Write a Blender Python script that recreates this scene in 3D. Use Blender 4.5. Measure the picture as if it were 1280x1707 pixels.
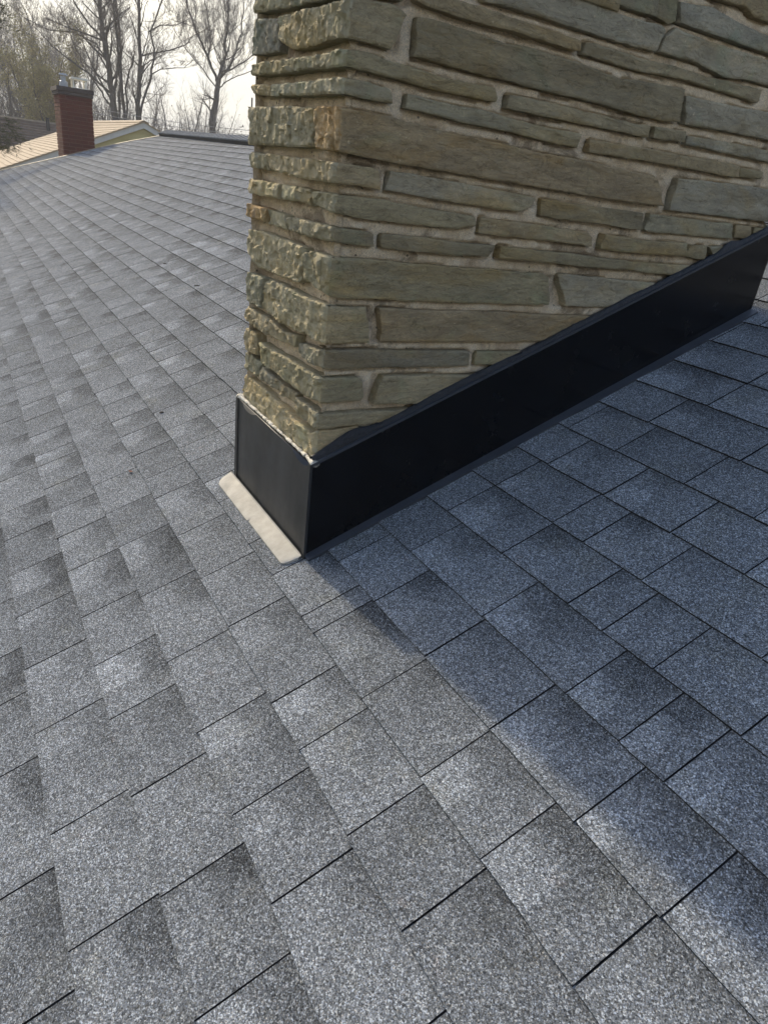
import bpy, math, random
import numpy as np
from math import sin, cos, radians, pi

for o in list(bpy.data.objects):
    bpy.data.objects.remove(o)
scn = bpy.context.scene
COL = scn.collection
# ------------------------------------------------------------------ camera, sky, sun, exposure
CAM = [1123.033866, 1.116341, 0.130549, 0.990348, 0.396256, 1.252284, -0.616231, 0.826276, -0.089058]
TH = CAM[4]                       # roof pitch
F_PX = CAM[0]


def cam_rotation():
    rx, ry, rz = CAM[1:4]
    Rz = np.array([[cos(rz), -sin(rz), 0], [sin(rz), cos(rz), 0], [0, 0, 1]])
    Rx = np.array([[1, 0, 0], [0, cos(rx), -sin(rx)], [0, sin(rx), cos(rx)]])
    Ry = np.array([[cos(ry), -sin(ry), 0], [sin(ry), cos(ry), 0], [0, 0, 1]])
    return Rz @ Rx @ Ry


CR = cam_rotation()
CP = np.array(CAM[5:8])
cd = bpy.data.cameras.new('camera')
cam = bpy.data.objects.new('camera', cd)
COL.objects.link(cam)
from mathutils import Matrix, Vector
M = Matrix([list(CR[i]) + [CP[i]] for i in range(3)] + [[0, 0, 0, 1]])
cam.matrix_world = M
cd.sensor_fit = 'HORIZONTAL'
cd.sensor_width = 36
cd.lens = F_PX / 1280 * 36
cd.clip_start = 0.02
cd.clip_end = 2000
scn.camera = cam

SUN_EL = radians(29)
SX, SY = -1.094, -0.088
n = math.hypot(SX, SY)
SUN = Vector((SX / n * cos(SUN_EL), SY / n * cos(SUN_EL), sin(SUN_EL)))
w = bpy.data.worlds.new('World')
scn.world = w
w.use_nodes = True
nt = w.node_tree
nt.nodes.clear()
N, L = nt.nodes, nt.links
sky = N.new('ShaderNodeTexSky')
sky.sky_type = 'NISHITA'
sky.sun_disc = False
sky.sun_elevation = SUN_EL
sky.sun_rotation = math.atan2(SUN.x, SUN.y)
sky.air_density = 1.0
sky.dust_density = 2.5
bgs = N.new('ShaderNodeBackground')
bgs.inputs['Strength'].default_value = 0.15
L.new(sky.outputs[0], bgs.inputs['Color'])
tc = N.new('ShaderNodeTexCoord')
mp = N.new('ShaderNodeMapping')
mp.inputs['Scale'].default_value = (1.0, 1.0, 3.2)
L.new(tc.outputs['Generated'], mp.inputs['Vector'])
nz = N.new('ShaderNodeTexNoise')
nz.inputs['Scale'].default_value = 3.2
nz.inputs['Detail'].default_value = 8
nz.inputs['Roughness'].default_value = 0.55
L.new(mp.outputs[0], nz.inputs['Vector'])
rp = N.new('ShaderNodeValToRGB')
rp.color_ramp.elements[0].position = 0.36
rp.color_ramp.elements[0].color = (0.50, 0.51, 0.51, 1)
rp.color_ramp.elements[1].position = 0.60
rp.color_ramp.elements[1].color = (0.74, 0.70, 0.60, 1)
L.new(nz.outputs['Fac'], rp.inputs['Fac'])
bgc = N.new('ShaderNodeBackground')
bgc.inputs['Strength'].default_value = 0.58
dt = N.new('ShaderNodeVectorMath')
dt.operation = 'DOT_PRODUCT'
dt.inputs[1].default_value = SUN
nrm = N.new('ShaderNodeVectorMath')
nrm.operation = 'NORMALIZE'
L.new(tc.outputs['Generated'], nrm.inputs[0])
L.new(nrm.outputs[0], dt.inputs[0])
gl = N.new('ShaderNodeMath')
gl.operation = 'MAXIMUM'
L.new(dt.outputs['Value'], gl.inputs[0])
gl.inputs[1].default_value = 0.0
gp = N.new('ShaderNodeMath')
gp.operation = 'POWER'
L.new(gl.outputs[0], gp.inputs[0])
gp.inputs[1].default_value = 10.0
gs = N.new('ShaderNodeVectorMath')
gs.operation = 'SCALE'
gs.inputs[0].default_value = (1.75, 1.62, 1.32)
L.new(gp.outputs[0], gs.inputs['Scale'])
ga = N.new('ShaderNodeVectorMath')
ga.operation = 'ADD'
L.new(rp.outputs['Color'], ga.inputs[0])
L.new(gs.outputs[0], ga.inputs[1])
L.new(ga.outputs[0], bgc.inputs['Color'])
# thin cloud everywhere towards the sun's half of the sky, breaking up overhead
cov = N.new('ShaderNodeTexNoise')
cov.inputs['Scale'].default_value = 1.3
cov.inputs['Detail'].default_value = 5
L.new(mp.outputs[0], cov.inputs['Vector'])
sep = N.new('ShaderNodeSeparateXYZ')
L.new(tc.outputs['Generated'], sep.inputs[0])
hor = N.new('ShaderNodeMapRange')           # cloud thins with height
hor.inputs['From Min'].default_value = 0.15
hor.inputs['From Max'].default_value = 0.62
hor.inputs['To Min'].default_value = 0.55
hor.inputs['To Max'].default_value = -0.42
L.new(sep.outputs['Z'], hor.inputs['Value'])
add = N.new('ShaderNodeMath')
add.operation = 'ADD'
L.new(cov.outputs['Fac'], add.inputs[0])
L.new(hor.outputs[0], add.inputs[1])
cr = N.new('ShaderNodeMapRange')
cr.inputs['From Min'].default_value = 0.42
cr.inputs['From Max'].default_value = 0.78
L.new(add.outputs[0], cr.inputs['Value'])
mx = N.new('ShaderNodeMixShader')
L.new(cr.outputs[0], mx.inputs['Fac'])
L.new(bgs.outputs[0], mx.inputs[1])
L.new(bgc.outputs[0], mx.inputs[2])
wo = N.new('ShaderNodeOutputWorld')
L.new(mx.outputs[0], wo.inputs['Surface'])

sd = bpy.data.lights.new('sun', 'SUN')
sd.energy = 2.0
sd.angle = radians(1.8)
sd.color = (1.0, 0.86, 0.62)
so = bpy.data.objects.new('sun', sd)
COL.objects.link(so)
so.rotation_euler = SUN.to_track_quat('Z', 'Y').to_euler()
so.location = (0, 0, 20)
vs = scn.view_settings
vs.view_transform = 'Standard'
vs.look = 'None'
vs.gamma = 1
vs.exposure = 1.22
vs.use_curve_mapping = False

# ------------------------------------------------------------------ helpers
HAZE = 0.0022
rng = random.Random(7)
nr = np.random.RandomState(5)


def hash3(ix, iy, iz):
    h = (ix.astype(np.int64) * 374761393 + iy.astype(np.int64) * 668265263 + iz.astype(np.int64) * 2147483647) & 0x7fffffff
    h = ((h ^ (h >> 13)) * 1274126177) & 0x7fffffff
    h = h ^ (h >> 16)
    return (h & 0xffff) / 65535.0


def vnoise(x, y, z=0.0):
    x, y = np.asarray(x, float), np.asarray(y, float)
    z = np.zeros_like(x) + z
    x0, y0, z0 = np.floor(x), np.floor(y), np.floor(z)
    fx, fy, fz = x - x0, y - y0, z - z0
    fx, fy, fz = fx * fx * (3 - 2 * fx), fy * fy * (3 - 2 * fy), fz * fz * (3 - 2 * fz)
    r = 0
    for dx in (0, 1):
        for dy in (0, 1):
            for dz in (0, 1):
                r = r + hash3(x0 + dx, y0 + dy, z0 + dz) * (fx if dx else 1 - fx) * (fy if dy else 1 - fy) * (fz if dz else 1 - fz)
    return r * 2 - 1


def fbm(x, y, z=0.0, o=4):
    r, a = 0, 0.5
    for i in range(o):
        r = r + a * vnoise(x * 2 ** i + 17 * i, y * 2 ** i + 5 * i, z + i * 3.1)
        a *= 0.5
    return r


def mesh_obj(name, verts, faces, mats, parent=None, matidx=None, smooth=False, col=None):
    me = bpy.data.meshes.new(name)
    me.from_pydata([tuple(v) for v in verts], [], faces)
    for m in (mats if isinstance(mats, (list, tuple)) else [mats]):
        me.materials.append(m)
    if matidx is not None:
        me.polygons.foreach_set('material_index', matidx)
    if smooth:
        me.polygons.foreach_set('use_smooth', [True] * len(me.polygons))
    me.update()
    o = bpy.data.objects.new(name, me)
    COL.objects.link(o)
    if parent is not None:
        o.parent = parent
    if col is not None:
        o.color = (*col, 1)
    return o


def tag(o, label=None, cat=None, group=None, kind=None):
    if label:
        o['label'] = label
    if cat:
        o['category'] = cat
    if group:
        o['group'] = group
    if kind:
        o['kind'] = kind
    return o


def empty(name, loc=(0, 0, 0), **k):
    o = bpy.data.objects.new(name, None)
    o.location = loc
    o.empty_display_size = 0.2
    COL.objects.link(o)
    tag(o, **k)
    return o


class MB:
    def __init__(s):
        s.v, s.f, s.m = [], [], []

    def add(s, vs, fs, mi=0):
        b = len(s.v)
        s.v += [tuple(map(float, q)) for q in vs]
        s.f += [tuple(i + b for i in f) for f in fs]
        s.m += [mi] * len(fs)
        return s

    def box(s, x0, x1, y0, y1, z0, z1, mi=0):
        vs = [(x, y, z) for z in (z0, z1) for y in (y0, y1) for x in (x0, x1)]
        return s.add(vs, [(0, 2, 3, 1), (4, 5, 7, 6), (0, 1, 5, 4), (2, 6, 7, 3), (0, 4, 6, 2), (1, 3, 7, 5)], mi)

    def hexa(s, lo, hi, mi=0):      # two quads, lo and hi, same winding (ccw from outside of hi)
        vs = list(lo) + list(hi)
        return s.add(vs, [(3, 2, 1, 0), (4, 5, 6, 7), (0, 1, 5, 4), (1, 2, 6, 5), (2, 3, 7, 6), (3, 0, 4, 7)], mi)

    def tube(s, pts, rad, sides=6, mi=0, cap=True):
        pts = [np.array(q, float) for q in pts]
        nP = len(pts)
        if not hasattr(rad, '__len__'):
            rad = [rad] * nP
        b = len(s.v)
        for i, q in enumerate(pts):
            d = pts[min(i + 1, nP - 1)] - pts[max(i - 1, 0)]
            d = d / (np.linalg.norm(d) + 1e-9)
            a = np.array([0, 0, 1.]) if abs(d[2]) < .9 else np.array([1., 0, 0])
            u = np.cross(d, a)
            u /= np.linalg.norm(u)
            v = np.cross(d, u)
            for k in range(sides):
                t = 2 * pi * k / sides
                s.v.append(tuple(q + rad[i] * (cos(t) * u + sin(t) * v)))
        for i in range(nP - 1):
            for k in range(sides):
                k2 = (k + 1) % sides
                s.f.append((b + i * sides + k, b + i * sides + k2, b + (i + 1) * sides + k2, b + (i + 1) * sides + k))
                s.m.append(mi)
        if cap and sides > 3:
            s.f.append(tuple(b + (nP - 1) * sides + k for k in range(sides)))
            s.m.append(mi)
            s.f.append(tuple(b + k for k in reversed(range(sides))))
            s.m.append(mi)
        return s

    def build(s, name, mats, parent=None, smooth=False, col=None):
        return mesh_obj(name, s.v, s.f, mats, parent, s.m if isinstance(mats, (list, tuple)) else None, smooth, col)


def RP(u, v, h=0.0):
    return (u, v * cos(TH) - h * sin(TH), v * sin(TH) + h * cos(TH))


# ------------------------------------------------------------------ materials
def new_mat(name, rough=0.85, base=(0.5, 0.5, 0.5), metal=0.0, spec=0.5):
    m = bpy.data.materials.new(name)
    m.use_nodes = True
    b = m.node_tree.nodes['Principled BSDF']
    b.inputs['Roughness'].default_value = rough
    b.inputs['Base Color'].default_value = (*base, 1)
    b.inputs['Metallic'].default_value = metal
    b.inputs['Specular IOR Level'].default_value = spec
    return m, m.node_tree.nodes, m.node_tree.links, b


def node(N, t, **k):
    x = N.new(t)
    for a, v in k.items():
        if a.startswith('_'):
            setattr(x, a[1:], v)
        else:
            x.inputs[a.replace('_', ' ')].default_value = v
    return x


def math_n(N, L, op, a, b=None, clamp=False):
    x = N.new('ShaderNodeMath')
    x.operation = op
    x.use_clamp = clamp
    for i, q in enumerate((a, b)):
        if q is None:
            continue
        if hasattr(q, 'type') or hasattr(q, 'links'):
            L.new(q, x.inputs[i])
        else:
            x.inputs[i].default_value = q
    return x.outputs[0]


def rampc(N, L, fac, stops):
    r = N.new('ShaderNodeValToRGB')
    e = r.color_ramp.elements
    while len(e) < len(stops):
        e.new(0.5)
    for i, (p, c) in enumerate(stops):
        e[i].position = p
        e[i].color = (*c, 1) if len(c) == 3 else c
    L.new(fac, r.inputs['Fac'])
    return r.outputs['Color']


def mixc(N, L, blend, fac, a, b):
    x = N.new('ShaderNodeMix')
    x.data_type = 'RGBA'
    x.blend_type = blend
    for s, q in ((x.inputs[0], fac), (x.inputs[6], a), (x.inputs[7], b)):
        if hasattr(q, 'links'):
            L.new(q, s)
        else:
            s.default_value = q if not isinstance(q, tuple) or len(q) != 3 else (*q, 1)
    return x.outputs[2]


def objco(N, L, scale=(1, 1, 1)):
    t = N.new('ShaderNodeTexCoord')
    m = N.new('ShaderNodeMapping')
    m.inputs['Scale'].default_value = scale
    L.new(t.outputs['Object'], m.inputs['Vector'])
    return m.outputs[0]


def noise(N, L, co, scale, detail=3, rough=0.5, dist=0.0):
    x = node(N, 'ShaderNodeTexNoise', Scale=scale, Detail=detail, Roughness=rough, Distortion=dist)
    L.new(co, x.inputs['Vector'])
    return x.outputs['Fac']


def bump(N, L, h, bsdf, strength=0.5, dist=0.01, prev=None):
    x = node(N, 'ShaderNodeBump', Strength=strength, Distance=dist)
    L.new(h, x.inputs['Height'])
    if prev is not None:
        L.new(prev, x.inputs['Normal'])
    if bsdf is not None:
        L.new(x.outputs[0], bsdf.inputs['Normal'])
    return x.outputs[0]


def shingle_material(name, tint=(1, 1, 1)):
    m, N, L, b = new_mat(name, 0.96, spec=0.06)
    co = objco(N, L)
    uv = N.new('ShaderNodeUVMap')
    uv.uv_map = 'tab'
    sp = N.new('ShaderNodeSeparateXYZ')
    L.new(uv.outputs[0], sp.inputs[0])
    at = N.new('ShaderNodeAttribute')
    at.attribute_name = 'tabrand'
    sc = N.new('ShaderNodeSeparateColor')
    L.new(at.outputs['Color'], sc.inputs[0])
    U, V = sp.outputs[0], sp.outputs[1]
    big = noise(N, L, co, 14, 3, 0.6)
    wob = math_n(N, L, 'MULTIPLY', math_n(N, L, 'SUBTRACT', big, 0.5), 0.75)
    V2 = math_n(N, L, 'ADD', V, wob)
    U2 = math_n(N, L, 'ADD', U, wob)

    def sm(x, a, c):
        r = node(N, 'ShaderNodeMapRange', From_Min=a, From_Max=c)
        r.interpolation_type = 'SMOOTHSTEP'
        L.new(x, r.inputs['Value'])
        return r.outputs[0]
    # dark granule blend high on the -u part of each tab, pale blend low on it
    edge = math_n(N, L, 'ADD', math_n(N, L, 'MULTIPLY', sc.outputs[1], 0.6), 0.25)
    du = math_n(N, L, 'SUBTRACT', U2, edge)
    notright = math_n(N, L, 'SUBTRACT', 1.0, sm(du, -0.12, 0.22))
    dark = math_n(N, L, 'MULTIPLY', sm(V2, 0.30, 0.85), notright)
    pal_u = math_n(N, L, 'SUBTRACT', 1.0, sm(math_n(N, L, 'SUBTRACT', U, math_n(N, L, 'ADD', math_n(N, L, 'MULTIPLY', sc.outputs[2], 0.45), 0.15)), -0.012, 0.03))
    pale = math_n(N, L, 'MULTIPLY', math_n(N, L, 'SUBTRACT', 1.0, sm(V2, 0.25, 0.75)), pal_u)
    # strip of shade blend along the top of the exposed part
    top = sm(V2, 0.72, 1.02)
    rnd = sc.outputs[0]
    butt_shade = sm(math_n(N, L, 'ADD', V, math_n(N, L, 'MULTIPLY', math_n(N, L, 'SUBTRACT', noise(N, L, co, 60, 3, 0.6), 0.5), 0.06)), 0.915, 0.965)
    vo = node(N, 'ShaderNodeTexVoronoi', Scale=680.0)
    L.new(co, vo.inputs['Vector'])
    g1 = N.new('ShaderNodeSeparateColor')
    L.new(vo.outputs['Color'], g1.inputs[0])
    dith = math_n(N, L, 'ADD', 0.15, math_n(N, L, 'MULTIPLY', g1.outputs[1], 1.7))
    dark = math_n(N, L, 'MULTIPLY', dark, dith)
    pale = math_n(N, L, 'MULTIPLY', pale, dith)
    val = math_n(N, L, 'ADD', 0.172, math_n(N, L, 'MULTIPLY', math_n(N, L, 'SUBTRACT', rnd, 0.5), 0.038))
    val = math_n(N, L, 'SUBTRACT', val, math_n(N, L, 'MULTIPLY', dark, math_n(N, L, 'ADD', 0.026, math_n(N, L, 'MULTIPLY', sc.outputs[2], 0.050))))
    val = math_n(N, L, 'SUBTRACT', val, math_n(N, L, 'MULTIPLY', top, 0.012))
    val = math_n(N, L, 'ADD', val, math_n(N, L, 'MULTIPLY', pale, math_n(N, L, 'ADD', 0.0, math_n(N, L, 'MULTIPLY', sc.outputs[1], 0.070))))
    val = math_n(N, L, 'ADD', val, math_n(N, L, 'MULTIPLY', math_n(N, L, 'SUBTRACT', noise(N, L, co, 5, 4, 0.6), 0.5), 0.045))
    # granules
    vo2 = node(N, 'ShaderNodeTexVoronoi', Scale=400.0)
    L.new(co, vo2.inputs['Vector'])
    g2 = N.new('ShaderNodeSeparateColor')
    L.new(vo2.outputs['Color'], g2.inputs[0])
    gg = math_n(N, L, 'ADD', math_n(N, L, 'MULTIPLY', g1.outputs[0], 0.55), math_n(N, L, 'MULTIPLY', g2.outputs[0], 0.45))
    gfac = rampc(N, L, gg, [(0.14, (0.24, 0.24, 0.24)), (0.45, (0.74, 0.74, 0.74)), (0.68, (1.18, 1.18, 1.18)), (0.88, (2.7, 2.7, 2.7))])
    comb = N.new('ShaderNodeCombineColor')
    for i, k in enumerate(tint):
        L.new(math_n(N, L, 'MULTIPLY', val, k), comb.inputs[i])
    c = mixc(N, L, 'MULTIPLY', 1.0, comb.outputs[0], gfac)
    gcol = rampc(N, L, g1.outputs[2], [(0.0, (0.90, 0.98, 1.14)), (0.45, (1, 1, 1)), (0.8, (1.0, 1.0, 0.98)), (1.0, (1.16, 1.02, 0.86))])
    c = mixc(N, L, 'MULTIPLY', 0.8, c, gcol)
    # shadow line of the course above, painted as a narrow dark band
    c = mixc(N, L, 'MULTIPLY', math_n(N, L, 'MULTIPLY', butt_shade, 0.75), c, (0.30, 0.30, 0.29))
    # water streaks down the slope
    stc = objco(N, L, (9, 0.9, 0.9))
    stk = rampc(N, L, noise(N, L, stc, 1.0, 5, 0.6), [(0.35, (0.90, 0.90, 0.90)), (0.65, (1.07, 1.07, 1.07))])
    c = mixc(N, L, 'MULTIPLY', 1.0, c, stk)
    # faint algae / rust flecks
    mo = rampc(N, L, noise(N, L, co, 9, 5, 0.7), [(0.55, (0, 0, 0)), (0.8, (1, 1, 1))])
    c = mixc(N, L, 'MULTIPLY', math_n(N, L, 'MULTIPLY', mo, 0.7), c, (1.03, 0.98, 0.82))
    mo2 = rampc(N, L, noise(N, L, co, 23, 4, 0.6), [(0.66, (0, 0, 0)), (0.8, (1, 1, 1))])
    c = mixc(N, L, 'MULTIPLY', math_n(N, L, 'MULTIPLY', mo2, 0.8), c, (1.12, 0.96, 0.88))
    L.new(c, b.inputs['Base Color'])
    bump(N, L, gg, b, 0.55, 0.002)
    return m


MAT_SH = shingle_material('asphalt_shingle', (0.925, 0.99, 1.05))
MAT_CUT, N, L, b = new_mat('cut_asphalt_edge', 0.9, (0.012, 0.012, 0.013), 0, 0.2)


def stone_material(name, rough_face, tint=(2.55, 2.28, 2.0)):
    m, N, L, b = new_mat(name, 0.88, spec=0.3)
    t = N.new('ShaderNodeTexCoord')
    oi = N.new('ShaderNodeObjectInfo')
    off = N.new('ShaderNodeVectorMath')
    off.operation = 'MULTIPLY_ADD'
    cx = N.new('ShaderNodeCombineXYZ')
    for i in range(3):
        L.new(oi.outputs['Random'], cx.inputs[i])
    off.inputs[1].default_value = (7, 11, 13)
    L.new(cx.outputs[0], off.inputs[0])
    L.new(t.outputs['Object'], off.inputs[2])
    mp = N.new('ShaderNodeMapping')
    mp.inputs['Scale'].default_value = (1, 1, 3.2)
    L.new(off.outputs[0], mp.inputs['Vector'])
    P, Q = off.outputs[0], mp.outputs[0]
    a = noise(N, L, Q, 7, 7, 0.62, 0.6)
    c = mixc(N, L, 'MULTIPLY', 1.0, oi.outputs['Color'], rampc(N, L, a, [(0.3, (0.78, 0.78, 0.78)), (0.5, (0.98, 0.98, 0.96)), (0.72, (1.22, 1.21, 1.18))]))
    # olive / rusty weathering
    w1 = rampc(N, L, noise(N, L, Q, 3.3, 5, 0.6, 0.8), [(0.5, (0, 0, 0)), (0.72, (1, 1, 1))])
    c = mixc(N, L, 'MULTIPLY', math_n(N, L, 'MULTIPLY', w1, 0.85), c, (1.06, 0.90, 0.62))
    w2 = rampc(N, L, noise(N, L, P, 6.1, 5, 0.6, 1.0), [(0.56, (0, 0, 0)), (0.7, (1, 1, 1))])
    c = mixc(N, L, 'MULTIPLY', math_n(N, L, 'MULTIPLY', w2, 0.6), c, (0.86, 1.02, 0.98))
    # lichen specks
    sp = rampc(N, L, noise(N, L, P, 90, 3, 0.7), [(0.64, (0, 0, 0)), (0.72, (1, 1, 1))])
    sp2 = rampc(N, L, noise(N, L, P, 5, 3, 0.6), [(0.48, (0, 0, 0)), (0.62, (1, 1, 1))])
    c = mixc(N, L, 'MIX', math_n(N, L, 'MULTIPLY', math_n(N, L, 'MULTIPLY', sp, sp2), 0.55), c, (0.36, 0.34, 0.25))
    dk = rampc(N, L, noise(N, L, Q, 38, 5, 0.75), [(0.26, (0.62, 0.62, 0.62)), (0.42, (0.98, 0.98, 0.98)), (0.6, (1, 1, 1)), (0.78, (1.3, 1.29, 1.25))])
    c = mixc(N, L, 'MULTIPLY', 1.0, c, dk)
    c = mixc(N, L, 'MULTIPLY', 1.0, c, tint)
    if rough_face:
        l = rampc(N, L, noise(N, L, P, 60, 4, 0.7), [(0.42, (0, 0, 0)), (0.62, (1, 1, 1))])
        c = mixc(N, L, 'MIX', math_n(N, L, 'MULTIPLY', l, 0.32), c, (0.55, 0.51, 0.40))
    if not rough_face:
        # hairline clefts and pale scuffed ridges following the bedding
        mq = N.new('ShaderNodeMapping')
        mq.inputs['Scale'].default_value = (1, 1, 2.6)
        L.new(P, mq.inputs['Vector'])
        k1 = math_n(N, L, 'ABSOLUTE', math_n(N, L, 'SUBTRACT', noise(N, L, mq.outputs[0], 11, 6, 0.6, 1.2), 0.5))
        c = mixc(N, L, 'MULTIPLY', 1.0, c, rampc(N, L, k1, [(0.0, (0.62, 0.61, 0.58)), (0.012, (0.95, 0.95, 0.95)), (0.03, (1, 1, 1))]))
        k2 = math_n(N, L, 'ABSOLUTE', math_n(N, L, 'SUBTRACT', noise(N, L, mq.outputs[0], 19, 6, 0.65, 1.5), 0.46))
        c = mixc(N, L, 'MULTIPLY', 1.0, c, rampc(N, L, k2, [(0.0, (1.40, 1.38, 1.30)), (0.012, (1.05, 1.05, 1.04)), (0.025, (1, 1, 1))]))
    L.new(c, b.inputs['Base Color'])
    if rough_face:
        mp2 = N.new('ShaderNodeMapping')
        mp2.inputs['Scale'].default_value = (1.6, 1.6, 0.8)
        L.new(off.outputs[0], mp2.inputs['Vector'])
        h = noise(N, L, mp2.outputs[0], 50, 7, 0.72, 0.5)
        n1 = bump(N, L, h, None, 1.0, 0.015)
        bump(N, L, noise(N, L, P, 320, 3, 0.6), b, 0.5, 0.0015, n1)
    else:
        rg = node(N, 'ShaderNodeTexNoise', Scale=9.0, Detail=7, Roughness=0.62, Distortion=0.7)
        rg.noise_type = 'RIDGED_MULTIFRACTAL'
        L.new(Q, rg.inputs['Vector'])
        n0 = bump(N, L, rg.outputs['Fac'], None, 0.7, 0.014)
        n1 = bump(N, L, noise(N, L, Q, 16, 9, 0.74, 0.9), None, 1.0, 0.017, n0)
        n2 = bump(N, L, noise(N, L, Q, 75, 5, 0.7, 0.6), None, 0.9, 0.0045, n1)
        bump(N, L, noise(N, L, P, 240, 4, 0.7), b, 0.8, 0.002, n2)
    return m


MAT_ST = stone_material('bluestone_face', False)
MAT_SR = stone_material('split_stone_face', True, (2.45, 2.30, 2.02))
MAT_SO = stone_material('rusty_split_stone_face', True, (2.7, 2.1, 1.45))

# mortar
MAT_MO, N, L, b = new_mat('mortar', 0.95, spec=0.2)
co = objco(N, L)
c = rampc(N, L, noise(N, L, co, 26, 6, 0.7), [(0.3, (0.60, 0.47, 0.32)), (0.5, (0.78, 0.64, 0.45)), (0.7, (0.86, 0.73, 0.54))])
dirt = rampc(N, L, noise(N, L, co, 6.5, 6, 0.68, 0.6), [(0.54, (0, 0, 0)), (0.62, (1, 1, 1))])
c = mixc(N, L, 'MIX', math_n(N, L, 'MULTIPLY', dirt, 0.72), c, (0.22, 0.165, 0.11))
rust = rampc(N, L, noise(N, L, co, 8.7, 4, 0.6), [(0.6, (0, 0, 0)), (0.72, (1, 1, 1))])
c = mixc(N, L, 'MIX', math_n(N, L, 'MULTIPLY', rust, 0.4), c, (0.27, 0.15, 0.08))
vo = node(N, 'ShaderNodeTexVoronoi', Scale=60.0)
L.new(co, vo.inputs['Vector'])
vs_ = N.new('ShaderNodeSeparateColor')
L.new(vo.outputs['Color'], vs_.inputs[0])
hole = math_n(N, L, 'MULTIPLY', rampc(N, L, vo.outputs['Distance'], [(0.12, (1, 1, 1)), (0.20, (0, 0, 0))]), math_n(N, L, 'GREATER_THAN', vs_.outputs[0], 0.62))
c = mixc(N, L, 'MIX', math_n(N, L, 'MULTIPLY', hole, 0.8), c, (0.06, 0.05, 0.035))
sand = rampc(N, L, noise(N, L, co, 420, 2, 0.6), [(0.3, (0.72, 0.72, 0.72)), (0.7, (1.25, 1.25, 1.25))])
c = mixc(N, L, 'MULTIPLY', 1.0, c, sand)
L.new(c, b.inputs['Base Color'])
n1 = bump(N, L, noise(N, L, co, 70, 6, 0.75), None, 1.0, 0.014)
bump(N, L, noise(N, L, co, 420, 2, 0.6), b, 0.6, 0.002, n1)


def metal_paint(name, base, rough, streak=0.0, spec=0.5, metal=0.0):
    m, N, L, b = new_mat(name, rough, base, metal, spec)
    co = objco(N, L)
    st = objco(N, L, (14, 14, 2.2))
    s = noise(N, L, st, 1.2, 6, 0.65)
    r = node(N, 'ShaderNodeMapRange', From_Min=0.3, From_Max=0.7, To_Min=max(0.05, rough - 0.10), To_Max=rough + 0.12)
    L.new(noise(N, L, co, 9, 4, 0.6), r.inputs['Value'])
    L.new(r.outputs[0], b.inputs['Roughness'])
    c = rampc(N, L, s, [(0.35, tuple(q * (1 - streak * .5) for q in base)), (0.7, tuple(q * (1 + streak) for q in base))])
    sp = rampc(N, L, noise(N, L, co, 31, 5, 0.8), [(0.70, (0, 0, 0)), (0.78, (1, 1, 1))])
    c = mixc(N, L, 'MIX', math_n(N, L, 'MULTIPLY', sp, 0.25), c, (0.16, 0.16, 0.15))
    L.new(c, b.inputs['Base Color'])
    bump(N, L, noise(N, L, co, 7, 3, 0.5), b, 0.25, 0.004)
    return m


MAT_FB = metal_paint('black_painted_flashing', (0.0022, 0.0026, 0.0038), 0.2, 0.4, 0.3)
MAT_FF = metal_paint('black_flashing_weathered', (0.017, 0.0185, 0.021), 0.46, 0.8, 0.5)
MAT_FL = metal_paint('dark_base_flange', (0.030, 0.034, 0.042), 0.5, 0.3)
MAT_LIP = metal_paint('bare_cream_metal', (0.33, 0.315, 0.28), 0.62, 0.30, 0.12)
MAT_TAR, N, L, b = new_mat('roofing_tar', 0.38, (0.008, 0.009, 0.012))
co = objco(N, L)
bump(N, L, noise(N, L, co, 55, 5, 0.7), b, 1.0, 0.01)
MAT_SEAL, N, L, b = new_mat('pale_sealant', 0.7, (0.5, 0.48, 0.42))
co = objco(N, L)
L.new(rampc(N, L, noise(N, L, co, 60, 5, 0.7), [(0.4, (0.08, 0.075, 0.06)), (0.5, (0.52, 0.49, 0.42)), (0.7, (0.66, 0.63, 0.56))]), b.inputs['Base Color'])
bump(N, L, noise(N, L, co, 90, 4, 0.7), b, 0.8, 0.006)


def simple(name, base, rough=0.85, var=0.25, scale=8.0, bmp=0.0, dark=None, spec=0.4, stretch=(1, 1, 1)):
    m, N, L, b = new_mat(name, rough, base, 0, spec)
    co = objco(N, L, stretch)
    f = noise(N, L, co, scale, 5, 0.65)
    lo = dark if dark else tuple(q * (1 - var) for q in base)
    c = rampc(N, L, f, [(0.3, lo), (0.7, tuple(q * (1 + var) for q in base))])
    L.new(c, b.inputs['Base Color'])
    if bmp:
        bump(N, L, noise(N, L, co, scale * 4, 4, 0.7), b, bmp, 0.01)
    return m


MAT_DECK = simple('dark_underlayer', (0.018, 0.018, 0.02), 0.95)
MAT_WHITE = simple('white_trim_paint', (0.48, 0.475, 0.45), 0.6, 0.08)
MAT_VENT = simple('black_ridge_vent', (0.012, 0.012, 0.014), 0.7)
MAT_DRIP = simple('drip_edge_metal', (0.30, 0.25, 0.19), 0.5, 0.2)
MAT_WALL = simple('house_siding', (0.45, 0.43, 0.38), 0.8, 0.08)
MAT_BARK = simple('grey_bark', (0.10, 0.086, 0.076), 0.95, 0.35, 18, 0.5, stretch=(1, 1, 0.25))
MAT_TWIG = simple('brown_twigs', (0.145, 0.118, 0.10), 0.95, 0.25, 3)
MAT_TWIG2 = simple('grey_twigs', (0.165, 0.145, 0.13), 0.95, 0.2, 3)
MAT_BUD = simple('yellow_green_buds', (0.33, 0.285, 0.125), 0.9, 0.3, 2)
MAT_GRASS = simple('lawn', (0.07, 0.085, 0.035), 0.95, 0.35, 0.6, 0.3)
MAT_NEEDLE = simple('conifer_needles', (0.075, 0.075, 0.03), 0.9, 0.35, 6)
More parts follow.
